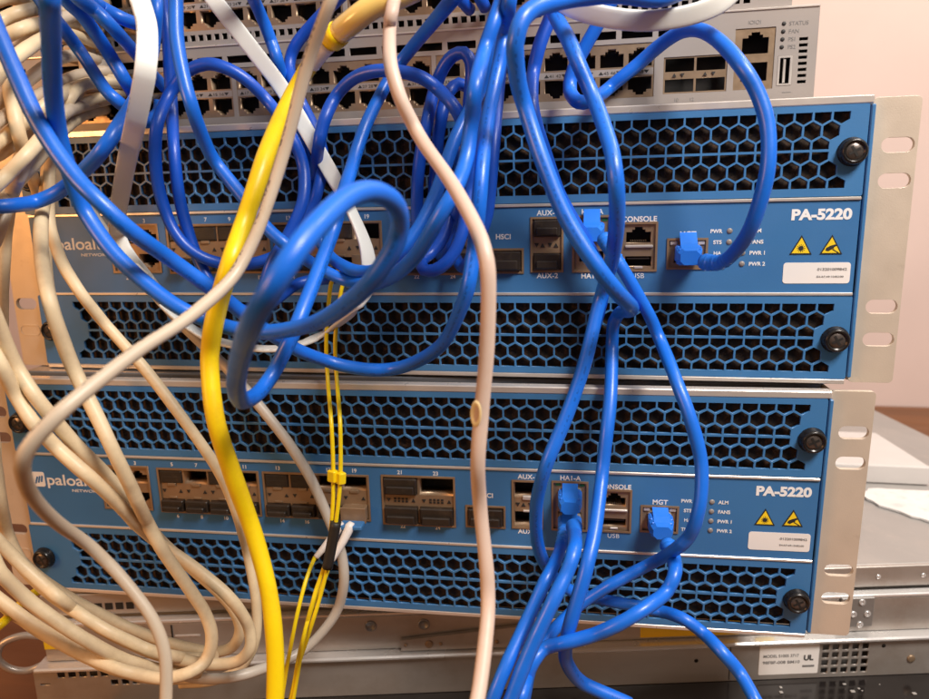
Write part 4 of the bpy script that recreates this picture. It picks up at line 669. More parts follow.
 'l_back': (5.3, [(-149.9,8.9,85.5),(-153.3,8.9,87.1),(-155.9,7.9,88.6),(-156.4,3.9,89.3),(-155.3,-2.6,89.1),(-152.8,-11.2,88.1),(-142.8,-34.8,83.8),(-141.2,-41.3,81.8),(-140.3,-46.1,79.5),(-138,-52.4,76.5),(-137.9,-55.6,73.6),(-144.2,-55.1,66.2),(-151,-51.8,58.3),(-153.7,-51.3,52.5),(-154.7,-52.3,46.5),(-153.6,-55.4,40.2),(-153.4,-56.4,37.2),(-154.1,-56.9,30.9),(-155.1,-56.5,27.7),(-154.9,-57.7,21.3),(-152.8,-60,15.1),(-143,-67.4,0.8),(-135.9,-71.2,-6.7),(-132.2,-72.1,-11.7),(-131.1,-71.5,-14.3),(-128.5,-65.1,-25.6),(-127.4,-64.1,-28.2),(-123.4,-63.6,-33.4),(-108.1,-64.9,-50.5),(-93.4,-66,-70),(-85.3,-64,-85),(-81.2,-60.4,-97),(-79,-54.1,-113.5),(-77.4,-51.5,-125.8),(-77.6,-49.7,-130.5),(-81.9,-38.3,-148.9),(-82.7,-35.6,-154.8),(-82.7,-34.8,-159.2),(-82.1,-35,-163.2),(-78.1,-39.4,-181.7),(-77.5,-42.8,-197.4),(-79,-44.4,-205.3),(-82.7,-44.9,-212.8),(-87.8,-45.5,-219.4),(-94,-47.1,-223.3),(-104.6,-49.8,-226.1),(-119.7,-52.7,-226.7)]),
 'l_cross': (5.5, [(-156.8,-27.9,27.1),(-150.8,-28.7,17),(-146.6,-26.1,7.7),(-144.8,-25.6,5.1),(-142.3,-25.8,2.4),(-130.6,-28.6,-8.9),(-125.1,-29.4,-15.1),(-124.1,-27.7,-18.3),(-124.4,-24.1,-21.8),(-125.2,-19.5,-25.6),(-125.1,-16.1,-29.3),(-123.7,-14.4,-32.6),(-121.6,-13.6,-35.8),(-117.5,-15.6,-38.4),(-100.5,-16.7,-54.2),(-95.1,-17.4,-59),(-89,-20,-63.6),(-85.6,-22,-65.7),(-77.8,-24.6,-73),(-63.1,-25.8,-91.2),(-59.2,-25.8,-96.7),(-49.9,-22.5,-117),(-41.3,-21.8,-140.5),(-35.6,-21.3,-160.1),(-34.2,-22.5,-171.9),(-35.2,-22.2,-180.6),(-38,-20.9,-190.2),(-39.7,-20.8,-194.6),(-43.7,-22.4,-201.7),(-53.3,-26.6,-212.9),(-58.5,-29.1,-216.9),(-63.3,-33.5,-218.4),(-67.6,-39,-218.2),(-74.7,-50.3,-215.6),(-79.2,-55.3,-214.8),(-87.3,-60.7,-213.9),(-96.4,-63.8,-213),(-102.2,-66.3,-210.8),(-117.3,-80.1,-196),(-119.6,-81.5,-194.2),(-133.8,-83.4,-187.7),(-148.2,-91.4,-172.5),(-154.4,-94.1,-165.2),(-172,-94.1,-148.7),(-183.6,-93.6,-136.6)]),
 'l_low_a': (5.7, [(-130.7,-126.4,-24.6),(-127.6,-127,-29.5),(-126.5,-126.8,-32.3),(-127.3,-122,-43.5),(-127.1,-121.2,-46.2),(-124.8,-121.2,-51),(-121.8,-121.8,-55.5),(-120.5,-121.6,-57.8),(-117.6,-116.9,-67.8),(-116.4,-116.1,-70.1),(-108.1,-116,-77.8),(-105.1,-114.7,-81.9),(-100.9,-105.8,-97.1),(-100.4,-97,-110.2),(-101.6,-92.6,-114.6),(-106.5,-80.1,-125.7),(-108,-74.7,-130.8),(-105.2,-74.8,-132.7),(-97.7,-77.4,-134.9),(-94.7,-77.6,-136.6),(-92.3,-76.9,-138.9),(-74.4,-76.8,-153.1),(-70.1,-76.9,-157.6),(-68.5,-76.4,-160.2),(-66.4,-73.7,-168.1),(-65.4,-71.4,-176),(-64.5,-72.2,-182.9),(-65.1,-72.8,-186),(-66.8,-72.9,-188.8),(-69.2,-72.9,-191.6),(-72,-73.1,-193.6),(-75.4,-73.7,-194.7),(-82.9,-75.6,-194.6),(-85.7,-76.8,-193.9),(-95.7,-78.1,-192.5),(-103.8,-77.1,-192.7),(-107.5,-77.2,-192.1),(-115.3,-80.1,-187.5),(-130.6,-87.7,-172.8),(-133,-88.4,-170.7),(-137.2,-87,-169.9),(-142.4,-87.9,-165.3),(-142.9,-90.5,-161.4),(-140.4,-98.9,-151.6),(-141,-100.7,-148.6),(-142.5,-101.6,-146.2),(-146.1,-100.1,-145.3),(-158.2,-100.6,-133.4),(-162.8,-102.2,-125.7),(-166.8,-106.5,-113.7)]),
 'l_low_b': (5.7, [(-123.6,-130.4,-7.1),(-127.1,-120.7,-30.2),(-126.9,-118.9,-35.8),(-124.4,-118.9,-40.6),(-121.2,-119.5,-45),(-119,-118.6,-49.9),(-114.5,-108.5,-70.8),(-108.7,-101.9,-85.3),(-104.2,-99.3,-94),(-103.3,-97.8,-97.4),(-104.9,-93.4,-102.3),(-104.3,-89.6,-110.1),(-102.4,-87,-116.7),(-108.6,-70,-133.3),(-109.3,-65.8,-138.1),(-107.9,-64.2,-141.4),(-105.4,-63.9,-143.9),(-101.2,-66.1,-144.9),(-95.1,-67.2,-148.7),(-86.3,-67.5,-155.9),(-82,-66.3,-161.6),(-79,-64,-168.1),(-77.2,-61.5,-176.5),(-76.8,-60.3,-181.5),(-77.1,-59.8,-185.9),(-78.4,-60.5,-190.6),(-80.8,-61.7,-194.1),(-83.4,-62.2,-195.8),(-90.5,-62.8,-197.8),(-93.7,-62.8,-198),(-97,-63.2,-197.5),(-113.5,-67.2,-191.5),(-131.7,-68.8,-184.5),(-137.4,-70.4,-180.8),(-152,-79.1,-164.8),(-156.4,-80.9,-160.3),(-168.3,-81.7,-151.5),(-174.4,-85.3,-140.8),(-177.8,-90.3,-128.8),(-179,-91.1,-126),(-182.6,-91.5,-121.1)]),
 'l_fall': (5.7, [(-163.4,-100.3,-64.4),(-159.4,-104.7,-86.8),(-158,-106.3,-92.7),(-157.8,-106.5,-95.7),(-158.5,-105.9,-99.2),(-160.6,-103.9,-103.9),(-166.7,-97.8,-114.5),(-168.5,-95.8,-119.1),(-168.6,-95.2,-122.4),(-163,-95.9,-135.9),(-152.7,-96.2,-147.4),(-150.2,-96.2,-149.4),(-147.2,-93.8,-154.9),(-144.9,-93.2,-157.2),(-137.6,-94.7,-159.7),(-134.6,-94.8,-161.4),(-130.7,-92.9,-166),(-125.8,-92,-169.7),(-111.4,-84.7,-183.1),(-104.2,-85.3,-184.1),(-99.7,-81,-188.4),(-99.9,-74.8,-193.4),(-98.7,-70.3,-196.7),(-96,-67.9,-198),(-87.1,-68.4,-195.8)]),
 'l_mid': (5.9, [(-150.8,-122.7,-111.5),(-147,-124.1,-119.9),(-146.1,-123.8,-122.9),(-144.7,-117.7,-135.4),(-142.7,-115.3,-141.1),(-128.3,-109.3,-159.3),(-124.6,-107.4,-163.7),(-121,-101.9,-172.4),(-119,-97.3,-178.4),(-116.2,-93.5,-183.5),(-114.3,-92.1,-185.5),(-105.9,-79.9,-197.8),(-96.4,-68.4,-205.9)]),
 'l_bot': (5.7, [(-191.2,-88.9,-153.5),(-187,-89.9,-158.4),(-185.9,-89,-161.6),(-185.7,-87.2,-165),(-188.7,-79.6,-174.4),(-188.7,-76.9,-178.4),(-186.3,-76.5,-180.5),(-179.2,-77.8,-183.5),(-158.3,-76.4,-195.7),(-146.1,-75.7,-201.6),(-143.5,-74.8,-203.3),(-139.3,-71.7,-207.6),(-133.7,-65.7,-214.3),(-128.1,-61.5,-218.1),(-121.6,-58,-220.5),(-114.7,-56.1,-220.7),(-103.4,-54.1,-219.6)]),
 'l_edge': (5.7, [(-171.4,-79.8,2.9),(-168.7,-82.4,-10.4),(-168.8,-82.6,-13.9),(-170.5,-81.9,-20.2),(-176.2,-79.3,-34.1),(-177.9,-79.6,-44),(-177.2,-83.8,-63.4),(-175.4,-87,-72.4),(-169.5,-94.6,-85.7),(-168.1,-96.6,-91.1),(-168.2,-96.9,-94.1),(-169.9,-95.7,-101.8),(-173.8,-92.4,-110.7),(-181.2,-86.8,-124.4),(-191.8,-83.7,-147.9),(-193.7,-83.7,-152.3),(-194.9,-84.3,-156.1),(-196.2,-86.8,-162.8)]),
 'l_u1': (5.7, [(-157,-74.6,100.2),(-155.1,-66.9,106.1),(-150.9,-64.2,108.7),(-149.6,-61.4,110.1),(-149.6,-57,111.8),(-151,-51,113.7),(-160.8,-23,120.7),(-161.2,-16.8,121.7),(-158.6,-14.4,121.4),(-154.9,-13.6,120.7),(-150.9,-14.2,119.8),(-148.1,-13.2,119.3),(-151.3,-5,121),(-165.6,18.5,126.9)]),
 'l_u2': (5.7, [(-155.4,-77.5,93.6),(-150.3,-76.4,95.9),(-148.3,-75,97.2),(-145.1,-74.5,98.3),(-142.5,-73.3,99.7),(-144.6,-62.2,104),(-152.5,-39.4,111),(-156.7,-28.7,113.6),(-159.6,-19.6,115.5),(-159.6,-14.2,116.2),(-156.7,-13.2,115.6),(-153.5,-12.8,114.8),(-156.8,-4.6,116.2),(-169.6,16.2,121)]),
 'l_u3': (5.7, [(-164,-64.8,112.5),(-158.6,-63,115.1),(-157.7,-60.1,116.4),(-157.8,-56.1,117.3),(-156.9,-49.5,117),(-157.9,-44.8,116.9),(-166.7,-23.2,117.4),(-168.3,-13,117),(-165.5,-12.4,115.7),(-163.8,-10.7,114.8),(-160,-9.5,113),(-161.3,-2.5,113.1),(-174,17.9,117.1)]),
 'l_u4': (5.7, [(-140.1,-97.7,72),(-134.8,-95.5,79),(-132.7,-92.2,83.2),(-132.1,-87,87.1),(-134.1,-77.7,92.1),(-136.3,-70.8,95.2),(-139.9,-62.1,98.5),(-150.1,-40.6,105.1),(-155,-29.8,107.9),(-158.1,-20,109.5),(-159.9,-12.2,110),(-160,-7.3,109.8),(-163.7,1.8,110.7),(-177.5,23,115.2)]),
 'l_u5': (5.5, [(-162.4,-72.6,81.5),(-152,-68.2,91.5),(-151.7,-65,94.6),(-149.7,-63.8,97.2),(-145.7,-58.8,103.1),(-151.7,-43.6,109.5),(-153.7,-36.5,112.4),(-153.1,-32.6,114.2),(-154.4,-26.1,116.8),(-153.9,-21,119.3),(-152.1,-17.7,121.2),(-153.1,-10.9,124),(-153.1,-5.5,126.4),(-156.7,3.9,129.7),(-167.8,22.3,135.5)]),
 'l_u6': (5.7, [(-146,-76.4,86.5),(-146.6,-78.6,77.8),(-145.5,-80.4,72.2),(-142.1,-83.6,64.2),(-141.2,-84.3,59.1),(-141.3,-84,56.6),(-146.7,-75.8,47),(-149.7,-71.8,44.7),(-155.4,-64.4,41.8),(-164.8,-52.6,39),(-172.8,-42.4,35.8),(-176.2,-37.8,32.8),(-177,-36.3,29.6),(-176.3,-36.9,16.4),(-173.9,-42.4,-6.9),(-172.8,-43.5,-16.9),(-173.6,-39.3,-34.8),(-172.4,-38.8,-41.8),(-162,-42.1,-64.9),(-155.6,-43.8,-77.8)]),
 'l_u7': (5.7, [(-139.5,-106.1,32.5),(-139.3,-99.5,36.7),(-138.6,-96.9,38.9),(-136.9,-95.7,41),(-132.8,-93.9,45.2),(-131.9,-89.4,49.2),(-132,-83.5,53.8),(-129.9,-80.1,58.6),(-130.2,-76.7,61.2),(-132.5,-70.6,63.9),(-146.7,-43.6,72),(-150.3,-33.9,75.1),(-151.4,-15.7,80.3),(-148.7,-13.8,81.1),(-147.1,-10.6,82.2),(-149.8,-2.2,83.9),(-161.7,19.2,88)]),
 'l_u8': (5.7, [(-146.5,-95.5,49.5),(-149.8,-85.8,53.4),(-150.5,-81.9,55.4),(-149.3,-79.8,57.4),(-144.2,-78.1,61.2),(-141.5,-75,64.7),(-140.6,-72.8,66.6),(-139.1,-71.3,68.3),(-137.5,-64.5,73.1),(-139,-58.1,75.8),(-147.4,-38.1,81.9),(-148.9,-31.1,84.1),(-148.5,-26.3,85.6),(-149.7,-18.9,87.2),(-148.8,-14.6,88),(-146,-11.3,88),(-148,-2.3,88.8),(-158.9,17.8,91.8)]),
 'l_u9': (5.5, [(-147.5,-92.7,58.3),(-149.2,-80.5,64.4),(-147,-68.7,71.9),(-147,-61.7,75.3),(-149.2,-51.3,79.7),(-154.7,-31.4,87.6),(-155.2,-11.9,93.6),(-152.8,-8.6,94.2),(-154.3,-1.2,95.3),(-165.8,19.2,98.7)]),
 'l_u10': (5.7, [(-163.3,-88.1,3.5),(-153.2,-91.5,13.9),(-150.7,-90.6,19.2),(-150.6,-87,24.8),(-150.1,-85.7,27.5),(-146.1,-86.2,33.5),(-143.5,-86.9,36.5),(-139.3,-89.7,38.8),(-139.1,-85.6,44.1),(-137.9,-84.7,46.6),(-137.4,-82.8,49.2),(-137.6,-79.9,51.9),(-141.5,-69.5,57.7),(-140.3,-67.4,60.4),(-134.9,-66.2,65.2),(-134.5,-62.7,67.4),(-146.4,-39.3,72.8),(-152.9,-26.3,75.4),(-157.3,-15.9,77.6),(-157.9,-9.3,79.4),(-153.4,-9.6,80),(-156.4,-1,81.9),(-169.8,21.3,86)]),
 'l_u11': (5.5, [(-185.9,-62.2,-31.5),(-177.3,-66.8,-10),(-175.9,-66.5,-3.1),(-175.9,-63.7,7.3),(-175.6,-63.1,10.7),(-174.6,-63.1,14.1),(-172.7,-63.9,17.6),(-165.1,-68.4,27.6),(-159.8,-70.6,37.4),(-157.5,-70.1,43.7),(-156.6,-68.9,46.9),(-155.5,-64.8,53.2),(-155.3,-58.8,59.3),(-156.2,-50.4,65.4),(-157.1,-45.4,68.5),(-157.2,-41.3,71.5),(-156,-34.5,77),(-160,-20.4,82.4),(-154.4,-18.1,84.2),(-154.8,-7.8,87),(-157.6,0.4,88.7),(-168.3,18.8,92.4)]),
 'l_u12': (5.6, [(-160.8,-77.2,66.9),(-154.3,-74.6,71.9),(-150.6,-69.5,77.3),(-147.4,-60.1,85.4),(-146.8,-52.9,90),(-147,-48.1,92.5),(-148.7,-41.3,95),(-157.4,-21.5,99.8),(-161,-12.5,101.5),(-160.2,-7.9,101.3),(-162.1,-0.6,101.7),(-173.7,18.5,105.3)]),
 'l_u13': (5.6, [(-152.9,-93.8,24),(-145.9,-98.2,25.9),(-153.8,-77.5,34.7),(-153.5,-74.5,37.4),(-146.6,-79,39.7),(-141.7,-81.3,42),(-140.4,-79.5,44.4),(-139.8,-76.9,46.9),(-140.9,-68.9,52.3),(-140.9,-65.6,54.7),(-138.3,-62.6,59.3),(-139.6,-57.6,61.7),(-146,-44.8,65.5),(-155.1,-28,69.6),(-161.7,-14.1,73.1),(-161.1,-7.9,75),(-162.3,-0.4,76.7),(-173.8,18.7,79.9)]),
 'l_u14': (5.6, [(-160.5,-81.5,46.7),(-155.3,-80.1,49.2),(-153.4,-78.7,50.8),(-152.4,-73.6,54.3),(-151.1,-58.7,64.9),(-151.4,-51.3,69.6),(-149.4,-50.3,71.5),(-145.9,-51.1,73.1),(-146.1,-47,75),(-149.7,-37.3,77.7),(-161.4,-11.1,83.3),(-160.6,-5.1,84.7),(-161.2,1.5,86),(-171.3,18.8,88.9)]),
 'f_a': (2.1, [(-25.9,-14.1,-4),(-28.9,-18,-7.6),(-30.9,-18.6,-10.7),(-32.7,-18.8,-14.5),(-34.2,-20.2,-24.8),(-35.1,-22.9,-38.1),(-36,-23.2,-52.6),(-35.3,-24.8,-60),(-34.6,-26.7,-63.4),(-33.4,-29.6,-66.6),(-28.5,-41.1,-74.9),(-27.4,-43.8,-77.8),(-26.8,-45.2,-80.9),(-26.8,-47.1,-105.3),(-28.4,-48.9,-128.1),(-32.9,-48.8,-149.8),(-38.2,-51.5,-165.2),(-38.7,-53.1,-167.8),(-40.6,-54.6,-174.5),(-41.8,-54.8,-178.4),(-46.6,-52.5,-191.9),(-52.3,-48.1,-207.7),(-57.6,-48.1,-230),(-60.5,-48.7,-240.7)]),
 'f_b': (2.1, [(-22.1,-14.4,-5),(-23.5,-17.1,-8.7),(-26.6,-18.4,-14.6),(-29.1,-19,-24.9),(-30.6,-23,-41.5),(-31.2,-23.2,-52.5),(-30.5,-24.9,-59.9),(-29.8,-26.6,-63.3),(-28.6,-29.5,-66.5),(-23.9,-41,-74.9),(-22.9,-43.6,-77.7),(-22.4,-45.1,-81.1),(-23.1,-47.4,-106),(-25.9,-49.6,-128),(-31.8,-50.3,-153),(-36,-52,-168.3),(-38.9,-54.4,-178.2),(-41.6,-54.7,-185.9),(-45.4,-52.7,-195.2),(-50.2,-49.1,-205.9),(-53.1,-46.3,-212.2),(-55.1,-45.2,-217.3),(-57.8,-45.1,-226.1),(-62,-46.9,-242.4)]),
 'f_c': (2.1, [(-45.8,-32.7,-157.7),(-46.1,-40,-161.2),(-46.6,-45.7,-165.8),(-47.5,-49.7,-171.8),(-49.2,-53.6,-181.3),(-50.7,-54.9,-188.5),(-53.1,-54.1,-196.8),(-59.6,-48.8,-216.3),(-64.7,-49.5,-240.6)]),
 'f_d': (2.1, [(-36.7,-33.3,-159),(-37.9,-43,-166.3),(-40.3,-49.3,-172.6),(-42.9,-56.1,-183.2),(-43.5,-57.2,-186.3),(-44.6,-57.3,-190.1),(-45.9,-56.3,-194.5),(-51,-50.7,-210.1),(-53.6,-49,-219.3),(-58,-50.1,-239.3)]),
 'y_low': (4.4, [(-191.7,-93,-177),(-186.8,-91.9,-173.3),(-186.4,-89.5,-172.8),(-194.1,-74.4,-176.5),(-194.1,-71.5,-175.7),(-189.7,-69.7,-171.5),(-182.5,-68.2,-166.7)]),
 'w_ribbon': (7.6, [(-122.4,-78,243.4),(-114.5,-79.5,220.7),(-106.7,-81.1,198.1),(-99,-82.8,175.4),(-91.3,-84.8,152.8),(-83.7,-87.1,130.1),(-76.2,-89.8,107.5),(-72,-91.7,94.5),(-71.2,-92.8,91.7),(-67.6,-100,81.5),(-67.3,-101.3,78.6),(-67.5,-102,75.9),(-68.2,-102,73.2),(-78.3,-96.1,57.2),(-80.8,-94,54.8),(-97.4,-76.8,44.9),(-111.1,-63.2,33.9),(-126,-47.7,22.5),(-135.9,-36.1,15.1),(-138.9,-32,11.5),(-135.6,-33.4,4.8),(-133.9,-33.1,1.5),(-134.1,-30.2,-1.5),(-135.3,-25.4,-4.7),(-135.6,-21.5,-7.9),(-134.8,-19.4,-11.1),(-130.3,-20,-17.1),(-122.1,-22.8,-25.3),(-112.2,-23.1,-34.8),(-106.3,-21.7,-39.5),(-102.8,-21.6,-41.4),(-98.8,-22.2,-42.8),(-94.1,-23.9,-43.7),(-83.7,-28.7,-44.4),(-79,-30.2,-44.6),(-72,-30.5,-45.5),(-59.6,-27.7,-46.2),(-47.3,-24.7,-43.8),(-44.4,-23.7,-42.7),(-41.9,-21.5,-41.7),(-35.8,-20,-38.6),(-32.4,-20.7,-36.7),(-20.1,-27.1,-28.5),(-17.1,-28.1,-25.7),(-12.9,-25.5,-19.3),(-11.7,-24.3,-15.9),(-11.1,-22.6,-8.6),(-13,-20.2,4.1),(-21.2,-17.9,23.5),(-30.1,-17.8,40.4),(-36,-15.4,49.8),(-47.9,-14.2,70.8),(-51.4,-13.6,76.8),(-54.4,-14.8,82.2),(-64.3,-25.8,100),(-72.2,-33.8,113.7),(-75.1,-34.7,118.2),(-78.3,-34.3,122.6),(-90.8,-32.7,143),(-102.1,-31.2,164.1),(-112.6,-29.8,185.7),(-122.3,-28.5,207.6),(-131.6,-27.2,229.7),(-140.5,-26,251.9)]),
 'w_top': (8.0, [(77.3,-46.8,108.9),(82.9,-47.2,102.1),(93.5,-46.3,97.1),(114.6,-43.2,93.5),(133.4,-39.3,95.4),(145.1,-36.2,99.8),(152.1,-33.6,106.3)]),
}

NICK1, NICK2 = -45.1, -79.9
CLIP1, CLIP2 = -105.3, -106
TAPE = (-128, -153)
LC = ([(-32.7, -24.5, -140.9), (-38.5, -28.5, -149.6), (-45.2, -32.7, -157.7)], [(-27.2, -24.3, -140.6), (-30.9, -29.3, -149.3), (-36.1, -33.3, -158.4)])
YSL = (77, 86)
RIB = (0.460, 0.651)

# ================================================================== CABLES
def face_cam(i, p): return (CAMP / MM - p).normalized()
def boot(parent, unit, x, z, m='plug_blue', lift=0.0, droop=0.0):
    """moulded RJ45 plug in the port at (x, z) of a firewall: clear plug, boot, strain relief rings and latch cover"""
    R_ = U2ROT if unit == 2 else Matrix.Identity(3); O = U2LOC if unit == 2 else Vector((0, 0, 0))
    def put(mb, name, mm):
        o = mb.build(name, mm, None, O, 0, R_); o.parent = parent; o.matrix_parent_inverse = Matrix.Identity(4); return o
    b = MB().box(x - 5.7, x + 5.7, -1.5, 8, z - 3.6, z + 3.2, .5); put(b, 'plug', 'clear_plug')
    b = MB()
    def ring(w_, y, z0, z1, c=.9):
        return [(x - w_, y, z0 + c), (x - w_ + c, y, z0), (x + w_ - c, y, z0), (x + w_, y, z0 + c), (x + w_, y, z1 - c), (x + w_ - c, y, z1), (x - w_ + c, y, z1), (x - w_, y, z1 - c)]
    R2 = [ring(5.7, -1.2, z - 4.0, z + 3.4), ring(6.0, -3.2, z - 4.4, z + 3.7), ring(6.0, -7.5, z - 4.6, z + 3.3, 1.4), ring(5.4, -10.5, z - 4.8, z + 2.5, 1.8), ring(4.4, -13.2, z - 5.0, z + 1.6, 1.8)]
    v = [p for r in R2 for p in r]; n = 8
    f = [tuple(range(8)), tuple(range(32, 40))] + [(i * 8 + k, i * 8 + (k + 1) % 8, i * 8 + 8 + (k + 1) % 8, i * 8 + 8 + k) for i in range(4) for k in range(8)]
    b.add(v, f); put(b, 'boot', m)
    b = MB()
    for k in range(2): 
        s_ = 1 - k * .10; y = -7.4 - k * 2.6
        b.box(x - 5.6 * s_, x + 5.6 * s_, y - .55, y + .55, z - 5.0 - k * .35, z + 3.3 - k * .75, .4)
    put(b, 'boot_ribs', m)
    key = [k for k in OBJ if OBJ[k] == parent][0]; Pk = spline(CABLES[key][1][:4], .8)[:22]
    sweep('strain_relief', [tuple(q) for q in Pk], 8.2, m, parent, radii=lambda t: (1.0 - .22 * t) * (1.0 if int(t * 14) % 2 else .84), step=.8)
    # latch cover: a tongue standing up over the port and bending forward
    t = 1.0
    prof = [(-9.5, z + 1.8), (-6.6, z + 3.3), (-3.4, z + 4.4 + lift * .6), (-1.0, z + 6.0 + lift), (-1.3, z + 6.5 + lift), (-3.9, z + 5.4 + lift * .6), (-7.0, z + 4.3), (-10.2, z + 2.6)]
    v = [(x - 3.9, y, zz) for y, zz in prof] + [(x + 3.9, y, zz) for y, zz in prof]; n = len(prof)
    f = [tuple(range(n)), tuple(range(2 * n - 1, n - 1, -1))] + [(i, (i + 1) % n, (i + 1) % n + n, i + n) for i in range(n)]
    put(MB().add(v, f), 'latch_cover', m)
GB = 'blue network cables'; GC = 'beige network cables of the left-hand pack'
